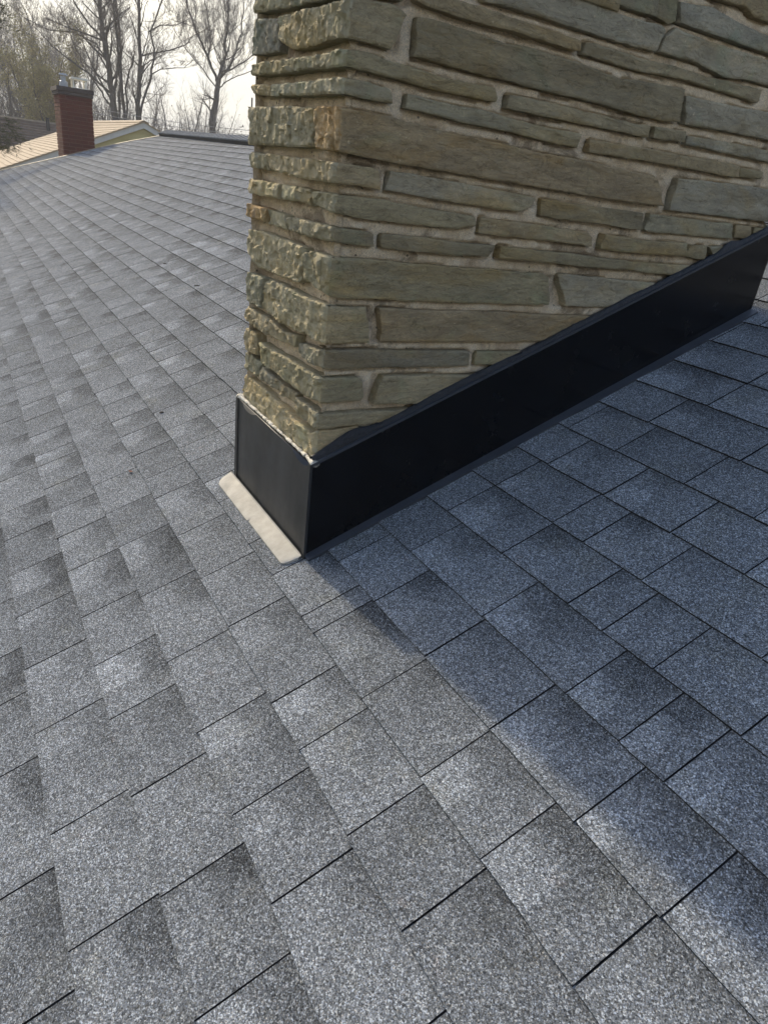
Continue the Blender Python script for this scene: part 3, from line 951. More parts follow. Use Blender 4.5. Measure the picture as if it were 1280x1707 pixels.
HFL = 0.243
STONES = [
('tn',[(-0.462,0.307),(-0.353,0.31),(-0.199,0.303),(-0.086,0.299),(-0.034,0.297),(-0.01,0.316),(0.0,0.316),(0.044,0.315),(0.105,0.321)],[(-0.466,0.249),(-0.322,0.229),(-0.135,0.221),(-0.018,0.238),(0.0,0.237),(0.115,0.231)]),
('g',[(-0.121,0.356),(-0.071,0.355),(0.0,0.355),(0.058,0.355),(0.132,0.355),(0.199,0.354),(0.246,0.357)],[(-0.115,0.318),(-0.065,0.316),(0.0,0.32),(0.048,0.323),(0.125,0.325),(0.201,0.333),(0.267,0.329)]),
('dk',[(-0.351,0.363),(-0.238,0.359),(-0.13,0.361)],[(-0.355,0.329),(-0.215,0.336),(-0.126,0.335)]),
('g',[(-0.443,0.373),(-0.365,0.372)],[(-0.461,0.329),(-0.439,0.324),(-0.362,0.33)]),
('g',[(-0.465,0.435),(-0.385,0.438)],[(-0.455,0.377),(-0.375,0.386)]),
('g',[(-0.364,0.423),(-0.261,0.426),(-0.118,0.431),(-0.03,0.432),(-0.004,0.437),(0.0,0.437),(0.025,0.434),(0.088,0.434),(0.097,0.427)],[(-0.345,0.373),(-0.221,0.376),(-0.122,0.373),(-0.065,0.374),(-0.02,0.378),(0.0,0.379),(0.03,0.382),(0.098,0.381),(0.104,0.39)]),
('dk',[(-0.142,0.477),(-0.087,0.484),(-0.036,0.488),(-0.006,0.495),(0.0,0.495),(0.115,0.494),(0.234,0.491),(0.386,0.488)],[(-0.139,0.455),(-0.087,0.45),(-0.015,0.454),(0.0,0.454),(0.12,0.454),(0.24,0.454),(0.357,0.451),(0.393,0.454)]),
('tn',[(-0.332,0.583),(-0.248,0.586),(-0.13,0.582),(-0.019,0.586),(0.0,0.585),(0.035,0.583),(0.092,0.584)],[(-0.359,0.51),(-0.237,0.499),(-0.118,0.501),(-0.027,0.506),(0.0,0.507),(0.018,0.508),(0.107,0.51)]),
('g',[(-0.454,0.577),(-0.353,0.58)],[(-0.454,0.504),(-0.37,0.505)]),
('g',[(-0.461,0.492),(-0.371,0.492),(-0.282,0.493),(-0.223,0.483),(-0.14,0.492)],[(-0.467,0.462),(-0.404,0.452),(-0.297,0.453),(-0.149,0.465)]),
('g',[(-0.137,0.665),(-0.097,0.678),(-0.042,0.679),(0.0,0.679),(0.037,0.679),(0.091,0.68),(0.177,0.677),(0.284,0.675),(0.422,0.675),(0.498,0.672),(0.563,0.673),(0.581,0.667)],[(-0.125,0.618),(-0.05,0.61),(-0.019,0.605),(0.0,0.604),(0.028,0.601),(0.101,0.602),(0.189,0.6),(0.298,0.599),(0.441,0.6),(0.518,0.599),(0.608,0.601)]),
('tn',[(-0.44,0.679),(-0.377,0.684),(-0.261,0.682),(-0.127,0.68)],[(-0.458,0.629),(-0.411,0.599),(-0.288,0.6),(-0.145,0.606)]),
('g',[(-0.245,0.73),(-0.199,0.732),(-0.114,0.733),(-0.023,0.734),(0.0,0.734),(0.03,0.734),(0.079,0.731),(0.091,0.726)],[(-0.222,0.704),(-0.122,0.703),(-0.035,0.705),(-0.009,0.708),(0.0,0.708),(0.033,0.706),(0.092,0.703)]),
('tn',[(-0.342,0.735),(-0.249,0.733)],[(-0.338,0.705),(-0.238,0.704)]),
('or',[(-0.441,0.737),(-0.351,0.736)],[(-0.41,0.707),(-0.352,0.708)]),
('g',[(-0.113,0.79),(-0.056,0.793),(-0.013,0.793),(0.0,0.793),(0.104,0.792),(0.189,0.786),(0.266,0.784),(0.33,0.78),(0.338,0.776)],[(-0.099,0.764),(-0.026,0.76),(0.0,0.759),(0.11,0.753),(0.194,0.752),(0.292,0.753),(0.339,0.761)]),
('g',[(-0.181,0.794),(-0.118,0.793)],[(-0.183,0.767),(-0.116,0.763)]),
('tn',[(-0.269,0.792),(-0.189,0.794)],[(-0.267,0.763),(-0.191,0.766)]),
('tn',[(-0.446,0.792),(-0.276,0.792)],[(-0.415,0.761),(-0.272,0.763)]),
('g',[(-0.362,0.849),(-0.261,0.848),(-0.088,0.847),(-0.008,0.845),(0.0,0.845),(0.067,0.846),(0.081,0.845),(0.089,0.836)],[(-0.336,0.818),(-0.157,0.811),(-0.025,0.811),(0.0,0.811),(0.042,0.812),(0.094,0.81)]),
('g',[(-0.437,0.85),(-0.367,0.849)],[(-0.442,0.817),(-0.36,0.816)]),
('or',[(-0.116,0.938),(-0.026,0.937),(-0.006,0.935),(0.0,0.935),(0.085,0.935),(0.129,0.932),(0.218,0.928),(0.377,0.923),(0.494,0.919),(0.636,0.919),(0.788,0.914),(0.853,0.914),(0.869,0.909)],[(-0.101,0.865),(-0.022,0.865),(0.0,0.864),(0.095,0.86),(0.177,0.858),(0.278,0.856),(0.411,0.855),(0.515,0.852),(0.661,0.85),(0.815,0.849),(0.917,0.851)]),
('g',[(-0.454,0.943),(-0.178,0.939),(-0.125,0.936)],[(-0.426,0.865),(-0.126,0.868),(-0.12,0.87)]),
('g',[(-0.352,0.983),(-0.184,0.982),(-0.02,0.982),(0.0,0.981),(0.04,0.981),(0.079,0.979),(0.092,0.976),(0.1,0.967)],[(-0.347,0.962),(-0.151,0.957),(-0.072,0.958),(-0.015,0.956),(0.0,0.956),(0.034,0.955),(0.082,0.956),(0.103,0.956)]),
('g',[(-0.458,0.987),(-0.359,0.983)],[(-0.462,0.97),(-0.357,0.961)]),
('g',[(-0.464,1.026),(-0.354,1.026),(-0.124,1.022),(-0.024,1.023),(0.0,1.024),(0.049,1.026),(0.073,1.022),(0.127,1.019),(0.221,1.014),(0.335,1.017)],[(-0.452,1.004),(-0.293,1.0),(-0.168,1.0),(-0.023,0.997),(0.0,0.998),(0.017,0.998),(0.076,0.997),(0.131,0.994),(0.225,0.991),(0.338,0.994)]),
('g',[(-0.323,1.101),(-0.213,1.101),(-0.019,1.095),(0.0,1.097),(0.074,1.104),(0.099,1.099),(0.109,1.093)],[(-0.323,1.064),(-0.25,1.04),(-0.165,1.038),(-0.049,1.042),(-0.015,1.04),(0.0,1.04),(0.071,1.04),(0.085,1.038)]),
('dk',[(-0.443,1.112),(-0.333,1.101)],[(-0.437,1.044),(-0.327,1.041)]),
('g',[(-0.435,1.17),(-0.228,1.152),(-0.035,1.138),(-0.007,1.132),(0.0,1.133),(0.057,1.141),(0.117,1.145)],[(-0.432,1.122),(-0.255,1.111),(-0.113,1.105),(-0.028,1.102),(0.0,1.104),(0.061,1.108),(0.1,1.111)]),
('g',[(0.119,1.138),(0.225,1.137),(0.293,1.137),(0.324,1.135),(0.43,1.133),(0.516,1.131),(0.533,1.13)],[(0.128,1.118),(0.156,1.116),(0.225,1.112),(0.311,1.113),(0.344,1.114),(0.437,1.113),(0.523,1.112),(0.536,1.114)]),
('bl',[(0.254,1.188),(0.399,1.193),(0.521,1.197),(0.662,1.195),(0.759,1.2),(0.774,1.193)],[(0.28,1.148),(0.335,1.15),(0.425,1.15),(0.555,1.149),(0.69,1.15),(0.76,1.153),(0.765,1.159)]),
('g',[(0.548,1.133),(0.697,1.133),(0.835,1.136),(0.948,1.135),(1.027,1.139),(1.153,1.141),(1.17,1.138)],[(0.542,1.111),(0.707,1.109),(0.863,1.116),(1.019,1.116),(1.162,1.113),(1.173,1.118)]),
('g',[(0.137,1.095),(0.172,1.098),(0.253,1.097),(0.335,1.092),(0.4,1.097),(0.493,1.095),(0.535,1.094),(0.67,1.086),(0.714,1.092),(0.81,1.096),(0.882,1.1)],[(0.135,1.036),(0.202,1.036),(0.266,1.033),(0.365,1.033),(0.49,1.031),(0.596,1.032),(0.741,1.028),(0.848,1.029),(0.893,1.034)]),
('g',[(0.134,0.976),(0.229,0.974),(0.318,0.975),(0.381,0.972),(0.48,0.968),(0.59,0.968)],[(0.132,0.954),(0.194,0.951),(0.272,0.948),(0.387,0.947),(0.472,0.944),(0.587,0.941)]),
('g',[(0.621,0.963),(0.767,0.966),(0.915,0.968),(1.121,0.972),(1.168,0.968)],[(0.627,0.938),(0.777,0.941),(0.928,0.942),(1.115,0.942),(1.179,0.944)]),
('g',[(1.173,0.967),(1.284,0.968)],[(1.183,0.946),(1.283,0.949)]),
('g',[(0.371,1.011),(0.496,1.014),(0.604,1.012),(0.748,1.011),(0.797,1.012)],[(0.367,0.987),(0.459,0.987),(0.612,0.988),(0.757,0.989),(0.8,0.989)]),
('g',[(0.815,1.013),(0.923,1.017)],[(0.818,0.99),(0.934,0.995)]),
('bl',[(0.939,1.01),(1.075,1.015),(1.267,1.019),(1.409,1.022)],[(0.943,0.993),(1.088,0.992),(1.283,0.993),(1.428,0.994)]),
('bl',[(0.896,1.088),(1.032,1.092),(1.216,1.099),(1.41,1.103)],[(0.916,1.032),(1.063,1.037),(1.252,1.042),(1.452,1.046)]),
('bl',[(0.778,1.183),(0.804,1.203),(0.877,1.199),(1.033,1.201),(1.15,1.203),(1.337,1.205)],[(0.77,1.153),(0.9,1.155),(1.016,1.143),(1.082,1.152),(1.181,1.154),(1.371,1.158)]),
('bl',[(0.796,1.249),(0.905,1.26),(1.024,1.25),(1.122,1.247),(1.306,1.248)],[(0.809,1.214),(0.945,1.214),(1.142,1.216),(1.328,1.218)]),
('g',[(0.727,1.269),(0.783,1.272)],[(0.737,1.212),(0.777,1.207),(0.798,1.215)]),
('g',[(0.542,1.252),(0.715,1.27)],[(0.59,1.21),(0.665,1.209),(0.734,1.211)]),
('g',[(0.858,1.307),(1.07,1.329),(1.264,1.345)],[(0.884,1.278),(0.966,1.28),(1.016,1.284),(1.051,1.273),(1.106,1.273),(1.311,1.28)]),
('bl',[(0.943,0.917),(1.125,0.925),(1.324,0.929),(1.471,0.932)],[(0.942,0.844),(1.145,0.846),(1.374,0.85),(1.528,0.85)]),
('bl',[(0.114,0.844),(0.179,0.844),(0.282,0.84),(0.408,0.836),(0.489,0.833),(0.499,0.828)],[(0.107,0.81),(0.185,0.807),(0.29,0.802),(0.426,0.799),(0.457,0.8),(0.482,0.812)]),
('g',[(0.514,0.832),(0.669,0.829),(0.824,0.829),(0.851,0.828)],[(0.519,0.796),(0.613,0.794),(0.735,0.793),(0.802,0.79),(0.866,0.792)]),
('g',[(0.881,0.83),(1.136,0.83),(1.227,0.832)],[(0.877,0.794),(0.887,0.788),(1.24,0.794)]),
('g',[(1.237,0.832),(1.306,0.832)],[(1.247,0.798),(1.321,0.798)]),
('g',[(1.321,0.83),(1.386,0.831),(1.476,0.833)],[(1.34,0.796),(1.504,0.791)]),
('g',[(0.735,0.773),(0.896,0.767),(1.052,0.772)],[(0.731,0.737),(0.91,0.735),(1.059,0.74)]),
('g',[(1.071,0.768),(1.136,0.769)],[(1.064,0.738),(1.142,0.733)]),
('g',[(1.147,0.767),(1.25,0.776)],[(1.18,0.745),(1.266,0.749)]),
('g',[(0.352,0.78),(0.423,0.778),(0.537,0.777),(0.632,0.772),(0.683,0.772),(0.7,0.763)],[(0.352,0.749),(0.405,0.745),(0.509,0.746),(0.662,0.743),(0.704,0.742)]),
('g',[(0.418,0.725),(0.548,0.723),(0.72,0.719),(0.855,0.715)],[(0.422,0.699),(0.555,0.698),(0.675,0.694),(0.834,0.694),(0.871,0.693)]),
('g',[(0.871,0.714),(1.088,0.716)],[(0.88,0.692),(1.049,0.687),(1.101,0.689)]),
('g',[(0.109,0.73),(0.219,0.73),(0.287,0.726),(0.4,0.725)],[(0.111,0.703),(0.199,0.701),(0.306,0.699),(0.39,0.701)]),
('bl',[(0.613,0.674),(0.701,0.672),(0.868,0.667),(1.008,0.664)],[(0.661,0.599),(0.833,0.598),(0.944,0.597)]),
('br',[(0.12,0.583),(0.219,0.581),(0.436,0.581),(0.592,0.576),(0.783,0.575)],[(0.138,0.514),(0.23,0.512),(0.463,0.51),(0.661,0.509)]),
('g',[(0.405,0.487),(0.546,0.485)],[(0.406,0.455),(0.536,0.451)]),
('g',[(0.151,0.435),(0.271,0.434),(0.418,0.428),(0.484,0.426)],[(0.13,0.372),(0.254,0.366),(0.368,0.358)])]
PAL = {'g': [(0.150, 0.140, 0.098), (0.162, 0.150, 0.108), (0.138, 0.128, 0.092), (0.155, 0.152, 0.118), (0.165, 0.145, 0.098)],
       'bl': [(0.165, 0.164, 0.138), (0.175, 0.170, 0.138), (0.158, 0.162, 0.142)],
       'br': [(0.165, 0.142, 0.098)], 'dk': [(0.120, 0.115, 0.092), (0.115, 0.112, 0.098)],
       'or': [(0.165, 0.142, 0.098)], 'tn': [(0.21, 0.185, 0.125), (0.19, 0.175, 0.125)]}
for i, (c, top, bot) in enumerate(STONES):
    clip = lambda P: [(min(a, DP - .001 * (len(P) - j)), z) for j, (a, z) in enumerate(P)]
    top, bot = clip(top), clip(bot)
    if bot[0][0] < -.40:
        e_ = -WP - .010 * random.Random(i).random()
        top[0], bot[0] = (e_, top[0][1]), (e_ - .002, bot[0][1])
    V, F, mi = stone_mesh(top, bot, i + 1)
    col = PAL[c][i % len(PAL[c])]
    k = 0.92 + .16 * random.Random(i).random()
    o = mesh_obj('stone', V, F, [MAT_ST, MAT_SO if c == 'or' else MAT_SR], chim, mi, True, tuple(q * k for q in col))
    o.data.polygons.foreach_set('use_smooth', [q == 0 for q in mi])
    try:
        o.data.set_sharp_from_angle(angle=radians(32))
    except Exception:
        pass

# the stonework above the picture and on the hidden sides, one mesh
V, F, MI = [], [], []


def fill(t0, t1, z0, z1, seed, step=.02):
    r = random.Random(seed)
    z = z0
    while z < z1 - .02:
        h = r.choice([.025, .03, .04, .055, .075])
        h = min(h, z1 - z)
        t = t0
        while t < t1 - .02:
            w_ = min(r.uniform(.15, .55), t1 - t)
            if t1 - t - w_ < .08:
                w_ = t1 - t
            top = [(t + .006, z + h - .009), (t + w_ - .006, z + h - .009 + r.uniform(-.003, .003))]
            bot = [(t + .006, z + .007), (t + w_ - .006, z + .007 + r.uniform(-.003, .003))]
            v_, f_, m_ = stone_mesh(top, bot, r.randrange(1 << 12), step)
            b0 = len(V)
            V.extend(v_)
            F.extend([tuple(i + b0 for i in f) for f in f_])
            MI.extend(m_)
            t += w_
        z += h


fill(-WP + .004, .62, 1.19, 1.285, 5)
fill(-WP + .004, .90, 1.29, 1.355, 6)
fill(-WP + .004, DP, 1.36, 1.98, 7)
fill(DP, DP + WP, .55, 1.98, 8)
fill(DP + WP, 2 * DP + WP - .035, .18, 1.98, 9)
o = mesh_obj('upper_stonework', V, F, [MAT_ST, MAT_SR], chim, MI, True, (0.15, 0.14, 0.10))
tag(o, kind='stuff')
# mortar core
step = .0055
ts = np.arange(-WP, 2 * DP + WP + step, step)
ts = np.minimum(ts, 2 * DP + WP - .0001)
zs = np.arange(-.1, 1.99, step)
T, Z = np.meshgrid(ts, zs, indexing='ij')
left = 1 / (1 + np.exp((T + .004) * 600))
dm = -0.0150 - 0.007 * left + 0.0085 * fbm(T * 34, Z * 34, 2.0, 5) + 0.003 * vnoise(T * 6, Z * 6) + .002 * np.abs(vnoise(T * 110, Z * 110))
for c_, top, bot in STONES:        # mortar washed out round every stone, deepest under it
    a0, a1 = min(top[0][0], bot[0][0]) - .001, max(top[-1][0], bot[-1][0]) + .001
    zt_ = np.interp(T, *zip(*top)) + .0005
    zb_ = np.interp(T, *zip(*bot)) - .0040
    k_ = (T > a0) & (T < a1) & (Z > zb_) & (Z < zt_)
    dm = np.where(k_, np.minimum(dm, -.025), dm)
x, y, _, _ = peri(T.ravel(), dm.ravel())
mm = len(zs)
F = [(i * mm + j, (i + 1) * mm + j, (i + 1) * mm + j + 1, i * mm + j + 1) for i in range(len(ts) - 1) for j in range(mm - 1)]
o = mesh_obj('mortar', list(zip(x.tolist(), y.tolist(), Z.ravel().tolist())), F, MAT_MO, chim, None, True)
m = MB()
m.box(-W - .05, .05, -.05, D + .05, 1.98, 2.06)
m.build('cap_slab', MAT_CONC, chim)
m = MB()
m.box(-W * .5 - .13, -W * .5 + .13, D * .5 - .13, D * .5 + .13, 2.06, 2.3)
m.build('flue', MAT_POT, chim)

# flashing
TT = math.tan(TH)
HF = 0.243


def zr(y):
    return y * TT


m = MB()        # side panel, upslope
m.hexa([(-.0025, -.002, zr(0) - .0), (-.0025, D, zr(D)), (-.0025, D, zr(D) + HF), (-.0025, -.002, HF)],
       [(.0005, -.002, zr(0) - .0), (.0005, D, zr(D)), (.0005, D, zr(D) + HF), (.0005, -.002, HF)])
sidep = m.build('side_flashing', MAT_FB, chim)
m = MB()        # hemmed top edge
m.hexa([(-.0045, -.004, HF - .006), (-.0045, D, zr(D) + HF - .006), (-.0045, D, zr(D) + HF + .001), (-.0045, -.004, HF + .001)],
       [(.0028, -.004, HF - .006), (.0028, D, zr(D) + HF - .006), (.0028, D, zr(D) + HF + .0005), (.0028, -.004, HF + .0005)])
m.build('hem', MAT_FL, sidep)
m = MB()        # far side panel
m.hexa([(-W, -.002, 0), (-W, D, zr(D)), (-W, D, zr(D) + HF), (-W, -.002, HF)][::-1],
       [(-W - .003, -.002, 0), (-W - .003, D, zr(D)), (-W - .003, D, zr(D) + HF), (-W - .003, -.002, HF)][::-1])
m.box(-W, 0, D, D + .003, zr(D) - .02, zr(D) + HF)
m.build('back_flashing', MAT_FB, chim)
m = MB()        # front panel with a faint oil-canning bulge
nx_, nz_ = 30, 16
vs, fs = [], []
for i in range(nx_ + 1):
    for j in range(nz_ + 1):
        fx, fz = i / nx_, j / nz_
        x = -W + .012 + (W - .016) * fx
        bul = .0025 * sin(pi * fx) * sin(pi * fz) + .0012 * sin(fx * 9) * sin(fz * 4)
        vs.append((x, -.0035 - bul, -.012 + (HF + .010) * fz))
for i in range(nx_):
    for j in range(nz_):
        a = i * (nz_ + 1) + j
        fs.append((a, a + nz_ + 1, a + nz_ + 2, a + 1))
m.add(vs, fs)
m.box(-W, 0, -.003, 0, -.012, HF - .002)
frontp = m.build('front_flashing', MAT_FF, chim, True)
m = MB()        # folded edges
m.hexa([(-W - .004, -.006, -.004), (-W + .016, -.006, -.004), (-W + .013, -.006, HF), (-W - .004, -.006, HF)][::-1],
       [(-W - .004, -.0008, -.004), (-W + .016, -.0008, -.004), (-W + .013, -.0008, HF), (-W - .004, -.0008, HF)][::-1])
m.build('left_fold', MAT_FF, frontp)
m = MB()
m.hexa([(-.0135, -.007, -.005), (.003, -.007, -.005), (.003, -.007, HF), (-.009, -.007, HF)][::-1],
       [(-.0135, -.0005, -.005), (.003, -.0005, -.005), (.003, -.0005, HF), (-.009, -.0005, HF)][::-1])
m.build('corner_fold', MAT_FF, frontp)
m = MB()        # flange lying on the shingles along the side
n_ = 40
for i in range(n_):
    va, vb = (D / cos(TH) + .004) * i / n_, (D / cos(TH) + .004) * (i + 1) / n_
    wa, wb = [.020 + .006 * (q / 1.55) + .0012 * sin(q * 23) for q in (va, vb)]
    m.hexa([RP(.0006, va, -.001), RP(wa, va, -.001), RP(wb, vb, -.001), RP(.0006, vb, -.001)],
           [RP(.0006, va, .0118), RP(wa, va, .0082), RP(wb, vb, .0082), RP(.0006, vb, .0118)])
m.build('base_flange', MAT_FL, sidep)
# cream apron lip at the foot of the eave face
m = MB()
out = []
u0, u1 = -.515, -.004
cw = .018
prof = [(-.005, .0135), (-.008, .0112), (-.030, .0106), (-.050, .0094), (-.0548, .0080), (-.0560, .0055)]
nn = 110
vs = []
for i in range(nn + 1):
    f = i / nn
    u = u0 + (u1 - u0) * f
    # rounded ends
    e = min(u - u0, u1 - u)
    sh = 1.0
    er = .034 if u - u0 < u1 - u else .020
    if e < er:
        sh = .20 + .80 * math.sqrt(max(0, 1 - (1 - e / er) ** 2))
    lead = .0022 if f < .53 else 0.0
    for (v_, h_) in prof:
        vv_ = -.006 + (v_ + .006) * sh - (lead if v_ < -.04 else 0)
        if abs(f - .53) < .006 and v_ < -.04:
            vv_ += .006
        vs.append(RP(u, vv_, h_))
    for (v_, h_) in reversed(prof):
        vv_ = -.006 + (v_ + .006) * sh - (lead if v_ < -.04 else 0)
        vs.append(RP(u, vv_ + .0005, max(h_ - .0022, 0.0)))
P_ = len(prof) * 2
fs = []
for i in range(nn):
    for j in range(P_):
        a, b_ = i * P_ + j, i * P_ + (j + 1) % P_
        fs.append((a, b_, b_ + P_, a + P_))
fs.append(tuple(reversed(range(P_))))
fs.append(tuple(nn * P_ + j for j in range(P_)))
m.add(vs, fs)
o = m.build('apron_lip', MAT_LIP, chim, True)
o.data.set_sharp_from_angle(angle=radians(25))
tag(o, label='pale bare metal apron lip at the foot of the black flashing')
# tar along the side flashing top
n_ = 260
vs, fs = [], []
rr = random.Random(4)
for i in range(n_ + 1):
    y = E0 - .012 + (D - .01) * i / n_
    zt = zr(y) + HF
    hh = .010 + .004 * abs(float(fbm(np.array(y * 9.), np.array(1.), 0, 3))) + .0018 * abs(float(vnoise(np.array(y * 60), np.array(3.))))
    hh += .020 * math.exp(-((y - .085) / .055) ** 2) + .014 * math.exp(-((y - 1.24) / .03) ** 2) + .006 * math.exp(-((y - .35) / .1) ** 2)
    bump_ = .0015 * float(vnoise(np.array(y * 90), np.array(5.)))
    vs += [(-.0042, y, zt - .016), (-.0036, y, zt + .0005), (-.0058 + bump_, y, zt + hh * .5), (-.0105, y, zt + hh), (-.022, y, zt + hh * .7), (-.022, y, zt - .016)]
for i in range(n_):
    for j in range(6):
        a, b_ = i * 6 + j, i * 6 + (j + 1) % 6
        fs.append((a, a + 6, b_ + 6, b_))
m = MB()
m.add(vs, fs)
m.build('tar_bead', MAT_TAR, chim, True)
# pale sealant on the eave flashing top
vs, fs = [], []
n_ = 150
for i in range(n_ + 1):
    x = -W - .004 + (W + .006) * i / n_
    f1 = float(fbm(np.array(x * 30), np.array(8.), 0, 4))
    f2 = float(vnoise(np.array(x * 110), np.array(2.)))
    fat = .0035 + .0035 * abs(f1) + .0012 * f2 + .006 * math.exp(-((x + W) / .02) ** 2) + .004 * math.exp(-(x / .03) ** 2)
    yc = .003
    for k in range(7):
        a = pi * 2 * k / 7
        vs.append((x, yc + .0035 - (fat * 1.15) * cos(a), HF + .001 + fat * .8 * sin(a)))
for i in range(n_):
    for j in range(7):
        a, b_ = i * 7 + j, i * 7 + (j + 1) % 7
        fs.append((a, b_, b_ + 7, a + 7))
fs.append(tuple(reversed(range(7))))
fs.append(tuple(n_ * 7 + j for j in range(7)))
m = MB()
m.add(vs, fs)
m.build('sealant_bead', MAT_SEAL, chim, True)
m = MB()        # ledge closing the gap behind the front flashing
m.box(-W, -.003, -.0005, .02, HF - .01, HF - .004)
m.box(-.02, -.003, .0, D, -.1, .1)
m.build('flashing_backing', MAT_TAR, chim)

# bits lying on the shingles
def leaf_at(u, v, s, rot, mat, name, label):
    V = []
    e = empty(name, RP(u, v, .004), label=label, cat='leaf' if 'leaf' in name else 'twig')
    m = MB()
    if 'leaf' in name:
        pts = [(-1, 0, .1), (-.5, .45, .28), (.2, .5, .22), (1, .05, .35), (.3, -.45, .3), (-.45, -.4, .12)]
        c0 = (0, 0, .05)
        vs = [c0] + pts
        fs = [(0, i, i % 6 + 1) for i in range(1, 7)]
        vs = [((x * cos(rot) - y * sin(rot)) * s, (x * sin(rot) + y * cos(rot)) * s, z * s) for x, y, z in vs]
        back = [(x, y, z - .0006) for x, y, z in vs]
        m.add(vs + back, fs + [tuple(reversed([i + 7 for i in f])) for f in fs])
        m.build('blade', mat, e)
        m = MB()
        m.tube([(-s * cos(rot), -s * sin(rot), .1 * s), (-s * 1.7 * cos(rot), -s * 1.7 * sin(rot), .3 * s)], .0006, 5)
        m.build('stem', mat, e)
    else:
        m.tube([(-s * cos(rot), -s * sin(rot), .001), (0, 0, .004), (s * .8 * cos(rot + .3), s * .8 * sin(rot + .3), .002)], [.0025, .003, .0012], 6)
        m.build('stick', mat, e)
    return e


leaf_at(-.813, -.255, .009, .4, MAT_LEAF, 'dead_leaf', 'tiny reddish dead leaf lying on the shingles left of the chimney')
leaf_at(-3.233, .518, .026, .2, MAT_DEBRIS, 'fallen_twig', 'dark fallen twig bit on the distant shingles, farthest one from the chimney')
leaf_at(-2.50, .510, .022, .8, MAT_DEBRIS, 'fallen_twig', 'dark fallen twig bit between the chimney and the farthest twig bit')
leaf_at(-1.138, -.061, .009, 1.2, MAT_DEBRIS, 'fallen_twig', 'short dark twig bit on the shingles nearest the chimney flashing')

# ------------------------------------------------------------------ brick chimney beyond the rake
bc = empty('brick_chimney', (-14.35, 1.57, G0), label='tall red brick chimney with dark corbelled top standing past the roof edge', cat='chimney')
BX0, BX1, BY0, BY1 = -.40, .38, -.275, .275      # local
ztop = 1.66 - G0
m = MB()
m.box(BX0 + .012, BX1 - .012, BY0 + .012, BY1 - .012, 0, ztop - .02)
m.build('mortar_core', MAT_BM, bc)
bl, bh, bd, gp = .19, .052, .09, .011


def brick_mesh(l, d):
    m = MB()
    b_ = .002
    m.box(0, l, 0, d, 0, bh)
    return m


bx_cache = {}


def brick_obj(dx, dy, loc):
    key = (round(dx, 3), round(dy, 3))
    if key not in bx_cache:
        m = MB()
        m.box(0, dx, 0, dy, 0, bh)
        me_o = m.build('brick', MAT_BRICK, bc)
        bx_cache[key] = me_o.data
        o = me_o
    else:
        o = bpy.data.objects.new('brick', bx_cache[key])
        COL.objects.link(o)
        o.parent = bc
    o.location = loc
    return o


low = MB()
nbr = 0
z = 0.0
row = 0
nrows = int((ztop - .128) / (bh + gp))
ybr = (BY1 - BY0)
for row in range(nrows):
    z = ztop - .128 - (nrows - row) * (bh + gp)
    world_z = z + G0
    off = 0 if row % 2 else .5
    # faces towards +x and -x (bricks run along y)
    n_ = 3
    ln = (ybr - 2 * gp) / 2.5
    for face in (0, 1):
        y = BY0
        first = True
        while y < BY1 - .01:
            l = ln * (.5 if (first and off) else 1)
            l = min(l, BY1 - y)
            xx = BX1 - bd if face == 0 else BX0
            j = rng.uniform(-.0025, .0025)
            if face == 0 and world_z > .42:
                brick_obj(bd, l, (xx + j, y, z))
                nbr += 1
            else:
                low.box(xx + j, xx + bd + j, y, y + l, z, z + bh)
            y += l + gp
            first = False
    for face in (0, 1):
        x = BX0 + bd + gp
        lx = (BX1 - BX0 - 2 * bd - 3 * gp) / 3
        while x < BX1 - bd - .03:
            l = min(lx * (.6 if (off and x < BX0 + bd + .05) else 1), BX1 - bd - gp - x)
            yy = BY0 if face == 0 else BY1 - bd
            if face == 0 and world_z > .42:
                brick_obj(l, bd, (x, yy + rng.uniform(-.0025, .0025), z))
            else:
                low.box(x, x + l, yy, yy + bd, z, z + bh)
            x += l + gp
o = low.build('hidden_brickwork', MAT_BRICK, bc)
tag(o, kind='stuff')
m = MB()
m.box(BX0 - .02, BX1 + .02, BY0 - .02, BY1 + .02, ztop - .125, ztop - .07)
m.box(BX0 - .036, BX1 + .036, BY0 - .036, BY1 + .036, ztop - .067, ztop)
m.build('corbelled_top', MAT_CONC, bc)
fl = empty('flue_cap', (0, 0, 0))
fl.parent = bc
m = MB()
for sx in (-.10, .13):
    for sy in (.015, .225):
        m.box(sx - .012, sx + .012, sy - .012, sy + .012, ztop, ztop + .16)
m.build('cap_post', MAT_POT, fl)
m = MB()
m.box(-.13, .16, -.02, .26, ztop + .155, ztop + .185)
m.box(-.12, .15, -.01, .25, ztop, ztop + .022)
m.build('cap_plate', MAT_POT, fl)
m = MB()
m.tube([(.1, -.15, ztop), (.1, -.15, ztop + .09), (.1, -.15, ztop + .10), (.1, -.15, ztop + .17)], [.075, .072, .045, .045], 14)
m.tube([(.1, -.15, ztop + .185), (.1, -.15, ztop + .215)], [.075, .06], 14)
for a in range(3):
    m.tube([(.1 + .042 * cos(a * 2.1), -.15 + .042 * sin(a * 2.1), ztop + .15), (.1 + .055 * cos(a * 2.1), -.15 + .055 * sin(a * 2.1), ztop + .195)], .005, 4)
m.build('metal_vent_pipe', MAT_GLV, bc)

# ------------------------------------------------------------------ yellow house
yh = empty('yellow_house', (-20, 4.09, G0), label='yellow sided neighbour house with white gable trim and a sunlit tan roof', cat='house')
PK = 1.42 - G0
SL = .427
HW = 4.6
XE = -8.6


def rz_(y):
    return PK - SL * abs(y)


